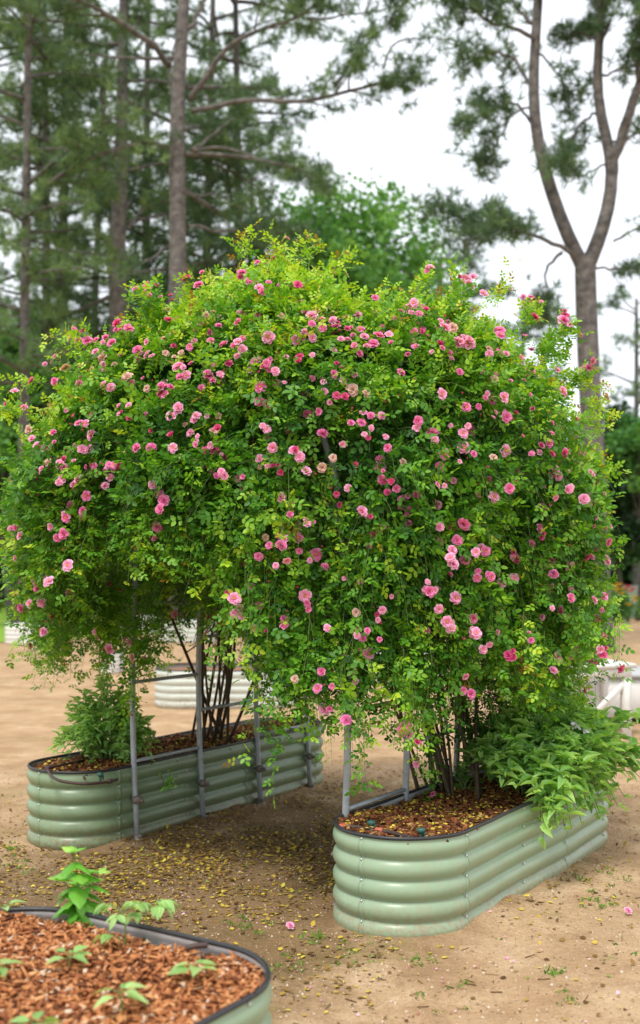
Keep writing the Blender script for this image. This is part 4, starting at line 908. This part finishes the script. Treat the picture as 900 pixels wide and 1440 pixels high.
# ------------------------------------------------------------------ things behind: beds, bench, tub, flowers
def far_bed(px0, px1, ybase, h, m, label, depth=.9, ribs=5, mul=True):
    d = CAM_H*F/(ybase-800); x0, x1 = (px0-450)/F*d, (px1-450)/F*d
    root = empty('raised_garden_bed', ((x0+x1)/2, d, 0), label, 'garden bed', 'corrugated beds further back')
    r = min(.3, (x1-x0)/2*.95, depth/2*.95); P, Q = [], []
    cx, cy = (x1-x0)/2-r, depth/2-r
    for sx, sy, a0 in ((1, 1, 0), (-1, 1, 90), (-1, -1, 180), (1, -1, 270)):
        for i in range(9): an = R(a0+90*i/8); P.append((sx*cx+r*math.cos(an), sy*cy+r*math.sin(an)+depth/2)); Q.append((math.cos(an), math.sin(an)))
    P, Q = np.array(P), np.array(Q); zs = np.linspace(0, h, ribs*6+1); off = .02*np.abs(np.sin(np.pi*np.linspace(0, ribs, len(zs))))**.8
    V = np.zeros((len(zs), len(P), 3)); V[..., 0] = P[None, :, 0]+off[:, None]*Q[None, :, 0]; V[..., 1] = P[None, :, 1]+off[:, None]*Q[None, :, 1]; V[..., 2] = zs[:, None]
    k = len(P); i = np.arange(len(zs)-1)[:, None]*k; j = np.arange(k)[None]; j2 = (j+1) % k
    link('corrugated_wall', np_mesh('corrugated_wall', V.reshape(-1, 3), np.stack([i+j, i+j2, i+k+j2, i+k+j], -1).reshape(-1, 4)), m, root, True)
    a = Acc(); pp = np.concatenate([P, P[:2]]); a.tube(np.column_stack([pp, np.full(len(pp), h)]), .012, 6); link('rim_trim', a.mesh('rim_trim'), M['rim'] if m is not M['galv_metal'] else M['galv'], root, True)
    a = Acc(); c = np.array([[0, depth/2, h-.04]]); V = np.concatenate([np.column_stack([P*.995, np.full(k, h-.05)]), c])
    me = np_mesh('soil', V, np.array([(q, (q+1) % k, k) for q in range(k)])); link('soil_fill', me, M['rust_soil'], root)
    return root
M['rust_soil'] = plain('rust_soil', (.36, .14, .06), (.2, .08, .04), 8, .95)
far_bed(3, 62, 907, .46, M['white_metal'], 'small white corrugated bed on the lawn edge at far left', .7)
far_bed(128, 215, 892, .46, M['white_metal'], 'white corrugated bed behind the left end of the arch', .9)
far_bed(222, 300, 905, .5, M['pale_metal'], 'pale corrugated bed seen between the left rose canes, behind the white ones', .9)
far_bed(214, 412, 997, .42, M['pale_metal'], 'pale green corrugated bed seen through the tunnel behind the left bed', 1.0)
far_bed(515, 620, 962, .43, M['pale_metal'], 'pale corrugated bed seen between the two right poles', .9)
far_bed(140, 165, 948, .3, M['white_metal'], 'low white corrugated bed end glimpsed left of the nearest pole', .6)
far_bed(862, 990, 871, .42, M['dark_green_metal'], 'dark green corrugated bed at the right edge behind the sand', 1.2)
far_bed(850, 1010, 862, .95, M['galv_metal'], 'long grey green corrugated bed standing behind the dark one at the right edge', 1.2, 9)
# flowers in front of that bed
def flower_clump():
    d = 33.; root = empty('flowering_plant', at(866, 873, d)*np.array([1, 1, 0]), 'tall plant with yellow and red blossoms left of the dark green bed', 'plant'); a = Acc(); s_ = Acc(); ye, re = Acc(), Acc()
    for i in range(60):
        x, y = random.gauss(0, .22), random.gauss(0, .2); h = random.uniform(.5, 1.0); s_.tube([(x*.4, y*.4, 0), (x, y, h)], .008, 4)
        k = 14; P = np.column_stack([x+rs.normal(0, .06, k), y+rs.normal(0, .06, k), rs.uniform(.1, h, k)]); X, Y, Z = frame(rvec(k)+UP*.6, rvec(k)); a.add(*instance(LEAF_V, LEAF_F, P, X, Y, Z, rs.uniform(.1, .22, k), rs.uniform(0, 1, k)))
    for acc, L_ in ((ye, ((-.25, 1.02), (-.14, 1.08), (-.2, .92), (-.1, .95), (-.05, .82), (-.2, .62), (.3, .72), (.33, .62), (-.28, .5), (.15, .5))), (re, ((.12, 1.02), (.26, .95), (.2, .88), (.05, .95)))):
        for x, z in L_:
            for i in range(7):
                az = i*.9; P = np.array([[x+.08, -.55, z]]); X, Y, Z = frame(np.array([[math.cos(az), math.sin(az), .7]]), UP[None]); acc.add(*instance(*broad_leaf(.4), P, X, Y, Z, np.array([.17]), np.zeros(1)))
    link('stem', s_.mesh('stem'), M['green_stem'], root); link('foliage', a.mesh('foliage'), M['tree_leaf'], root)
    link('yellow_blossom', ye.mesh('yellow_blossom'), M['yellow_petal'], root); link('red_blossom', re.mesh('red_blossom'), M['red_petal'], root)
flower_clump()
def bench():
    d = 10.6; p = at(806, 1030, d); root = empty('garden_bench', (p[0], d, 0), 'white wooden bench with a broad top and braced legs behind the right rose', 'bench')
    rot = .25
    def part(name, c, s, r=rot, m=M['white_paint']):
        a = Acc(); a.box((0, 0, 0), s, 0, bev=.006); o = link(name, a.mesh(name), m, root); o.location = (c[0]*math.cos(rot)-c[1]*math.sin(rot), c[0]*math.sin(rot)+c[1]*math.cos(rot), c[2]); o.rotation_euler = (0, 0, r); return o
    for k in range(3): part('top_board', (0, -.2+.2*k, .66), (.98, .19, .04))
    part('apron', (0, -.26, .60), (.9, .025, .08)); part('apron', (0, .26, .60), (.9, .025, .08))
    for sx in (-1, 1):
        for sy in (-1, 1): part('leg', (sx*.42, sy*.22, .32), (.075, .075, .64))
    for sx in (-1, 1):
        o = part('brace', (sx*.22, -.235, .34), (.62, .025, .06)); o.rotation_euler = (0, sx*-.75, rot)
    part('side_panel', (.0, .2, .3), (.8, .02, .36)); part('back_rest', (-.18, .32, .86), (.5, .03, .36))
bench()
def tub():
    d = 11.3; x0 = (858-450)/F*d; root = empty('planter_box', (x0+1.0, d+.45, 0), 'white box planter with a grey lid standing on dark runners at the right edge', 'planter')
    a = Acc(); a.box((0, 0, .26), (2.0, .85, .40), 0, bev=.02); link('box_body', a.mesh('box_body'), M['white_paint'], root)
    a = Acc(); a.box((0, 0, .485), (2.06, .92, .05), 0, bev=.012); a.box((-.25, -.2, .52), (.3, .12, .03), 0, bev=.006); link('lid', a.mesh('lid'), M['grey_lid'], root)
    for sx in (-.85, .85): a = Acc(); a.box((sx, 0, .03), (.16, .7, .06)); link('runner', a.mesh('runner'), M['rim'], root)
tub()

# ------------------------------------------------------------------ fence and house far right
a0 = at(780, 830, 58.); root = empty('rail_fence', (a0[0], 58, 0), 'pale horizontal board fence far behind the right side of the arch', 'fence')
for k in range(7):
    a = Acc(); a.box((k*2.2, 0, .8), (.14, .14, 1.6)); link('post', a.mesh('post'), M['grey_wood'], root)
for z in (.45, .85, 1.25, 1.5):
    a = Acc(); a.box((6.6, -.09, z), (13.4, .04, .16)); link('rail', a.mesh('rail'), M['grey_wood'], root)
def house():
    d = 66.; p = at(905, 800, d); root = empty('garden_house', (p[0]+3, d, 0), 'brown house with a mauve brown gable roof behind the trees at the right edge', 'house')
    a = Acc(); a.box((0, 4, 1.9), (10.5, 8, 3.8)); link('wall', a.mesh('wall'), M['house_wall'], root)
    V = np.array([(-6, -.6, 3.6), (6, -.6, 3.6), (6, 8.6, 3.6), (-6, 8.6, 3.6), (-1.2, 4, 8.3), (1.2, 4, 8.3)])
    a = Acc(); a.add(V, [(0, 1, 5, 4), (2, 3, 4, 5), (3, 0, 4, 4), (1, 2, 5, 5)][:2]); me = bpy.data.meshes.new('roof'); me.from_pydata(V.tolist(), [], [(0, 1, 5, 4), (2, 3, 4, 5), (3, 0, 4), (1, 2, 5), (3, 2, 1, 0)]); link('roof', me, M['house_roof'], root)
    for x in (-3.2, 0, 3.2):
        a = Acc(); a.box((x, -.02, 1.9), (1.1, .08, 1.3)); f = link('window', a.mesh('window'), M['white_paint'], root); a = Acc(); a.box((x, -.07, 1.9), (.95, .03, 1.15)); link('pane', a.mesh('pane'), M['glass'], f)
house()

# ------------------------------------------------------------------ trees
TUF_V, TUF_F = [], []
_r = np.random.RandomState(3)
for i in range(22):                          # a brush of needle bundles
    d = nrm(_r.normal(size=3)+np.array([.5, 0, .35])); sd = nrm(np.cross(d, _r.normal(size=3)))*.034; k = len(TUF_V); TUF_V += [d*.05-sd, d*.05+sd, d*_r.uniform(.75, 1.05)+sd*.2]; TUF_F.append((k, k+1, k+2))
TUF_V = np.array(TUF_V)
def tri_mesh(parts, name):
    V = np.concatenate([p[0] for p in parts]); T = np.concatenate([p[2] for p in parts]); F_ = []; off = 0
    for p in parts: F_.append(p[1]+off); off += len(p[0])
    return np_mesh(name, V, np.concatenate(F_), T)
def bez(p0, p1, p2, n): 
    t = np.linspace(0, 1, n)[:, None]; return (1-t)**2*p0+2*t*(1-t)*p1+t*t*p2
def curve(pts, n):
    pts = np.array(pts, float); t = np.linspace(0, len(pts)-1, n); P = np.stack([np.interp(t, np.arange(len(pts)), pts[:, c]) for c in range(3)], 1)
    for _ in range(2): P[1:-1] = (P[:-2]+2*P[1:-1]+P[2:])/4
    return P
def pine(base, trunk, r0, label, limbs=(), auto=26, z0=3., z1=20., L=(2., 5.), tuft=.38, dens=1., bark='pine_bark', nm='pine_tree', seed=0, group=None, sub=5, tint=.5, skip=None, bare=.35, taper=.62):
    """trunk: world polyline; limbs: list of (polyline, r_start, tufted_from)"""
    rng = random.Random(seed); r = np.random.RandomState(seed+1)
    root = empty(nm, base, label, 'tree', group); base = np.array(base); a = Acc(); TP = []
    T = curve(trunk, 26); z = np.linspace(0, 1, 26); a.tube(T, r0*(1-taper*z**1.1)*(1+.35*np.exp(-z*26)), 10)
    B_ = []
    for pl_, rr, f in limbs: P = curve(pl_, 18)+np.cumsum(r.normal(size=(18, 3))*.02, 0)*(rr < .12); a.tube(P, np.linspace(rr*(.72 if rr < .11 else 1), rr*(.25 if rr < .11 else .42), 18), 8); B_.append((P, rr*.5, f))
    for i in range(auto):
        f = (i+rng.random())/auto; zz = z0+(z1-z0)*f
        if zz > T[-1, 2]: continue
        p = np.array([np.interp(zz, T[:, 2], T[:, c]) for c in range(3)]); az = rng.uniform(0, 6.283); ln = rng.uniform(*L)*(1-.45*max(0, f-.5))
        if skip and skip(az, zz): continue
        e = p+np.array([math.cos(az)*ln, math.sin(az)*ln, ln*rng.uniform(-.12, .38)]); m_ = (p+e)/2+np.array([rng.gauss(0, .3), rng.gauss(0, .3), ln*rng.uniform(-.06, .16)])
        P = bez(p, m_, e, 10); rb = .02+.012*ln; a.tube(P, np.linspace(rb, rb*.3, 10), 6); B_.append((P, rb*.5, bare))
    for P, rb, f in B_:
        ln = np.linalg.norm(P[-1]-P[0]); ns = max(2, int(sub*ln/2.2))
        for s_ in range(ns):
            t = f+(1-f)*((s_+rng.random())/ns)**.8; q = P[min(len(P)-2, int(t*(len(P)-1)))]; d = nrm(P[-1]-P[0]); sd = nrm(np.cross(d, UP))*rng.choice([-1, 1])
            l2 = ln*rng.uniform(.14, .34)*(1.2-.4*t); e = q+nrm(d*.6+sd*rng.uniform(.3, 1)+UP*rng.uniform(-.35, .55))*l2; S = bez(q, (q+e)/2+r.normal(size=3)*.1*l2, e, 6); a.tube(S, np.linspace(max(.012, rb*.5), .006, 6), 4)
            k = max(3, int(dens*l2*11))
            for w in range(k): tt = rng.uniform(.3, 1.05); TP.append(q+(e-q)*tt+r.normal(size=3)*.13*np.array([1, 1, .75]))
        for w in range(int(dens*6)): TP.append(P[-1]+r.normal(size=3)*.2)
    local(link('trunk', a.mesh('trunk'), M[bark], root, True), root)
    TP = np.array(TP); n = len(TP); X, Y, Z = frame(r.normal(size=(n, 3))+UP*.4, r.normal(size=(n, 3)))
    V, Fc, Tn = instance(TUF_V, TUF_F, TP, X, Y, Z, tuft*r.uniform(.6, 1.25, n), np.clip(r.normal(tint, .22, n), 0, 1)); 
    local(link('crown', np_mesh('crown', V, Fc, Tn), M['pine_needle'], root), root)
    return n
def leafy(base, h, rad, zc, nclump, nleaf, lsz, m, label, seed, nm='leafy_tree', flat=.9, tint=.5, r0=.16, group=None, cs=.34):
    rng = random.Random(seed); r = np.random.RandomState(seed); root = empty(nm, base, label, 'tree', group); a = Acc(); base = np.array(base, float)
    T = curve([base, base+UP*zc*.5+r.normal(size=3)*.2, base+UP*(zc+.25*(h-zc))], 12); a.tube(T, np.linspace(r0, r0*.25, 12), 8); cl = []
    c0 = base+UP*zc
    for i in range(nclump):
        v = nrm(r.normal(size=3)); rr = rng.random()**.45; e = c0+v*np.array([rad, rad, (h-zc)*flat])*rr; cl.append(e)
        if i % 2 == 0: q = T[rng.randint(4, 11)]; a.tube(bez(q, (q+e)/2+UP*.3, e, 6), np.linspace(r0*.25, .015, 6), 5)
    local(link('trunk', a.mesh('trunk'), M['dark_bark'], root, True), root)
    cl = np.array(cl); P = np.repeat(cl, nleaf, 0); n = len(P); ct = np.repeat(r.normal(tint, .2, len(cl)), nleaf)
    P = P+r.normal(size=(n, 3))*np.array([1, 1, .6])*cs*rad*.45; X, Y, Z = frame(r.normal(size=(n, 3)), r.normal(size=(n, 3))*.6+UP)
    V, Fc, Tn = instance(LEAF_V*np.array([1, 1.5, 1]), LEAF_F, P, X, Y, Z, lsz*r.uniform(.6, 1.3, n), np.clip(ct+r.normal(0, .12, n), 0, 1)); local(link('crown', np_mesh('crown', V, Fc, Tn), M[m], root), root)
def g0(px, d): return np.array([(px-450)/F*d, d, 0.])
def pp(L_, d, dd=0.): return [at(x, y, d+dd*i) for i, (x, y) in enumerate(L_)]
# the big right-hand pine with its forked trunk
d = 21.
pine(g0(836, d), [g0(845, d), at(838, 700, d), at(828, 520, d), at(824, 420, d), at(823, 372, d), at(824, 362, d)], .205, 'tall pine with a forked leaning trunk in front of the open sky at the right',
     limbs=[(pp([(822, 380), (812, 358), (796, 330), (772, 262), (756, 205), (749, 150), (750, 90), (756, 20), (762, -90), (770, -200), (776, -330)], d), .145, .75),
            (pp([(824, 380), (836, 352), (852, 312), (862, 262), (861, 222), (848, 180), (838, 130), (840, 70), (850, 0), (852, -100), (850, -250)], d), .145, .75),
            (pp([(862, 250), (872, 205), (885, 160), (903, 105), (925, 30), (950, -80)], d, -.1), .115, .5),
            (pp([(812, 366), (795, 350), (765, 334), (715, 316), (690, 322), (655, 345)], d, -.2), .07, .35), (pp([(715, 316), (695, 308), (650, 298), (610, 292)], d, -.2), .04, .2),
            (pp([(790, 352), (775, 360), (767, 380), (768, 440)], d, -.1), .05, .7), (pp([(836, 378), (870, 376), (930, 372)], d), .035, .5),
            (pp([(862, 340), (885, 328), (920, 318)], d, -.3), .035, .3),
            (pp([(752, 60), (720, 42), (690, 40), (665, 20), (640, -20)], d, -.3), .06, .4), (pp([(748, 120), (730, 85), (700, 78), (660, 95)], d, .2), .05, .25), (pp([(752, 175), (730, 140), (690, 150), (655, 175)], d, -.2), .04, .25),
            (pp([(748, 150), (722, 170), (700, 215), (690, 235)], d, .3), .035, .3), (pp([(750, 30), (722, 0), (700, -40)], d, .3), .06, .3), (pp([(840, 110), (870, 100), (930, 90)], d, -.2), .04, .3), (pp([(858, 200), (890, 190), (940, 185)], d, .2), .035, .3),
            (pp([(842, 160), (812, 172), (790, 200), (770, 215)], d, .3), .04, .3), (pp([(845, 60), (815, 40), (790, 50)], d, .3), .04, .3), (pp([(850, 10), (880, -10), (920, 0)], d, -.3), .04, .3), (pp([(755, 70), (790, 110), (800, 150)], d, .3), .03, .3), (pp([(860, 230), (830, 250), (812, 240), (800, 215)], d, -.3), .03, .3)],
     auto=0, tuft=.26, dens=2.0, seed=4, sub=15, tint=.35, taper=.08)
d = 24.
pine(g0(250, d), [g0(250, d), at(249, 500, d), at(250, 380, d), at(250, 250, d), at(249, 150, d), at(255, 60, d), at(259, 0, d), at(262, -120, d), at(262, -420, d)], .215, 'big straight grey pine trunk with long bare side branches left of the middle',
     limbs=[(pp([(238, 90), (215, 66), (170, 36), (130, 14), (80, -6), (0, -60)], d, -.4), .10, .45), (pp([(265, 140), (290, 108), (325, 65), (380, 45), (428, 26), (470, -15)], d, -.3), .09, .55),
            (pp([(268, 152), (300, 142), (350, 134), (420, 132), (480, 122), (540, 95), (590, 110)], d, -.25), .09, .45), (pp([(268, 212), (310, 208), (350, 222), (410, 238), (450, 262)], d, -.2), .05, .55), (pp([(268, 210), (300, 190), (330, 175), (358, 160)], d, .3), .05, .8),
            (pp([(266, 320), (300, 326), (340, 334), (370, 330)], d, .3), .05, .5), (pp([(246, 150), (238, 110), (243, 70), (254, 44)], d, .2), .05, .95), (pp([(240, 265), (236, 230), (234, 195)], d, -.1), .04, .95), (pp([(236, 345), (205, 355), (178, 375)], d, -.3), .04, .6),
            (pp([(262, 270), (300, 270), (345, 298)], d, .3), .035, .5), (pp([(262, 45), (285, 10), (320, -50)], d, .2), .08, .4), (pp([(540, 95), (560, 60), (600, 50), (640, 60)], d-1.5), .035, .1), (pp([(470, 122), (500, 80), (540, 40), (560, -10)], d-1.2), .035, .2), (pp([(430, 26), (480, 20), (540, 10), (580, -30)], d-1.2), .035, .2)],
     auto=18, z0=9.5, z1=19, L=(2, 4.5), tuft=.26, dens=1.4, seed=7, sub=6, tint=.4, skip=lambda az, z: math.sin(az) < -.3)
d = 27.
pine(g0(166, d), [g0(166, d), at(166, 450, d), at(165, 330, d), at(170, 240, d), at(172, 120, d), at(175, 0, d), at(176, -300, d)], .23, 'grey pine trunk forking high up, standing left of the straight pine',
     limbs=[(pp([(160, 290), (146, 220), (144, 150), (140, 120), (120, 60), (95, 0), (80, -80)], d), .09, .5), (pp([(142, 130), (160, 85), (185, 50), (195, 0)], d), .05, .4), (pp([(172, 175), (185, 140), (205, 110), (235, 95)], d, .2), .04, .5), (pp([(178, 320), (205, 285), (235, 275)], d, .2), .05, .4), (pp([(160, 345), (120, 325), (80, 330)], d, .2), .04, .4)],
     auto=44, z0=6, z1=19, L=(1.8, 4.6), tuft=.28, dens=1.2, seed=9, sub=6, tint=.4, skip=lambda az, z: math.sin(az) < .15)
d = 25.
pine(g0(32, d), [g0(32, d), at(34, 540, d), at(35, 400, d), at(38, 200, d), at(40, 0, d), at(42, -250, d)], .13, 'slender pine with drooping green branches at the left edge', auto=56, z0=5.5, z1=17, L=(1.2, 3.2), tuft=.28, dens=1.2, seed=12, sub=6, tint=.66, bare=.1)
# further pines, one after another, each its own tree
more = [(330, 31, .17, 6, 'pine with full green branches to the right of the straight grey trunk'), (60, 29, .15, 4, 'green pine between the slender left pine and the forked one'), (-60, 30, .2, 4.5, 'pine mostly outside the left edge'), (95, 33, .2, 5, 'dark pine standing far back between the slender pine and the forked pine'), (208, 36, .2, 5, 'thin dark pine seen between the two grey trunks'), (300, 34, .2, 5, 'dark pine just right of the straight grey trunk'),
        (355, 40, .2, 5, 'dark pine above the highest part of the roses'), (-10, 40, .2, 4, 'distant pine in the upper left corner'), (150, 44, .2, 4, 'most distant pine behind the forked grey trunk'), (425, 44, .18, 4, 'distant pine rising behind the bright green tree')]
tops = [18.5, 19, 22, 20, 20, 19, 15.5, 22, 22, 14.]
for i, (px, d, r0, z0, lab) in enumerate(more):
    zt = tops[i]; b = g0(px, d)
    pine(b, [b, b+UP*zt*.5+np.array([random.gauss(0, .2), 0, 0]), b+UP*zt], r0, lab, auto=40, z0=z0, z1=zt, L=(1.6, 4.0), tuft=.32, dens=.75, bark='dark_bark', seed=30+i, sub=5, tint=.35+.1*(i % 3), group='pines in the background', bare=.2)
b = g0(620, 38); pine(b, [b, b+UP*5, b+UP*12], .16, 'low dark pine in front of the sky left of the forked pine', auto=46, z0=3, z1=12.4, L=(1, 3.0), tuft=.36, dens=1.1, seed=50, sub=5, tint=.15, group='pines in the background', bare=.15)
b = g0(735, 46); pine(b, [b, b+UP*5, b+UP*12.5], .16, 'small distant pine between the roses and the forked trunk', auto=44, z0=2, z1=12.5, L=(1, 2.8), tuft=.4, dens=1.1, seed=51, sub=5, tint=.3, group='pines in the background', bare=.1)
b = g0(895, 44); pine(b, [b, b+UP*5, b+UP*12], .16, 'distant pine at the right edge behind the forked trunk', auto=30, z0=4, z1=12, L=(1, 2.6), tuft=.4, dens=1., seed=52, sub=4, tint=.4, group='pines in the background')
# leafy trees and understorey
leafy(g0(505, 32), 12.6, 2.7, 9.3, 210, 90, .13, 'tree_leaf', 'bright green leafy tree rising above the middle of the roses', 61, tint=.72, cs=.26)
leafy(g0(440, 36), 14, 2.4, 10.5, 120, 70, .14, 'tree_leaf', 'green leafy tree with an airy top just left of the brightest one', 62, tint=.42)
leafy(g0(250, 38), 12.5, 3.0, 8.5, 130, 90, .17, 'tree_leaf', 'leafy green tree right behind the base of the straight grey trunk', 73, tint=.25)
leafy(g0(20, 30), 8.5, 2.2, 6.0, 90, 110, .17, 'tree_leaf', 'yellow green leafy tree at the left edge above the roses', 63, tint=.72)
leafy(g0(90, 38), 10.5, 3.4, 6.3, 110, 110, .2, 'tree_leaf', 'leafy tree behind the left shoulder of the roses', 64, tint=.35)
leafy(g0(300, 44), 12, 4.2, 7, 120, 100, .24, 'dark_tree_leaf', 'dark broad tree behind the straight pine', 65, tint=.6)
leafy(g0(190, 48), 11, 4.2, 6, 120, 100, .24, 'dark_tree_leaf', 'dark broad tree behind the forked left pine', 66, tint=.5)
leafy(g0(590, 46), 11, 3.6, 6.5, 110, 100, .22, 'dark_tree_leaf', 'dark tree behind the dip in the roses', 67, tint=.5)
leafy(g0(875, 40), 7.5, 1.6, 4.4, 80, 100, .18, 'dark_tree_leaf', 'dark rounded tree to the right of the roses', 68, tint=.35)
leafy(g0(900, 34), 6.2, 1.0, 5.0, 40, 80, .15, 'tree_leaf', 'small pale green tree at the right edge under the sky', 69, tint=.5)
leafy(g0(-20, 46), 9, 3.6, 5, 120, 100, .22, 'tree_leaf', 'green tree low at the far left edge', 70, tint=.3)
leafy(g0(780, 52), 8.5, 3.2, 4, 110, 100, .24, 'dark_tree_leaf', 'dark tree behind the right shoulder of the roses', 71, tint=.5)
# undergrowth and the far wood
def wood():
    r = np.random.RandomState(80); n = 60000; x = r.uniform(-34, 34, n); y = r.uniform(52, 64, n)
    top = np.interp(x, [-34, -18, -10, 0, 6, 12, 17, 22, 34], [12, 11, 10, 9, 7.5, 6, 5, 5, 6])+1.2*np.sin(x*.9)+.8*np.sin(x*2.3); z = r.uniform(0, 1, n)**.85*top
    X, Y, Z = frame(r.normal(size=(n, 3)), r.normal(size=(n, 3))+UP*.5); P = np.column_stack([x, y, z])
    V, Fc, T = instance(LEAF_V*np.array([1, 1.6, 1]), LEAF_F, P, X, Y, Z, r.uniform(.25, .6, n), np.clip(.45+.3*np.sin(x*.7+z*.5)+r.normal(0, .2, n), 0, 1))
    tag(link('far_wood', np_mesh('far_wood', V, Fc, T), M['dark_tree_leaf']), 'dark green wood closing the view behind the lawn', 'wood', kind='stuff')
wood()
print('verts', sum(len(o.data.vertices) for o in col.objects if o.type == 'MESH'))
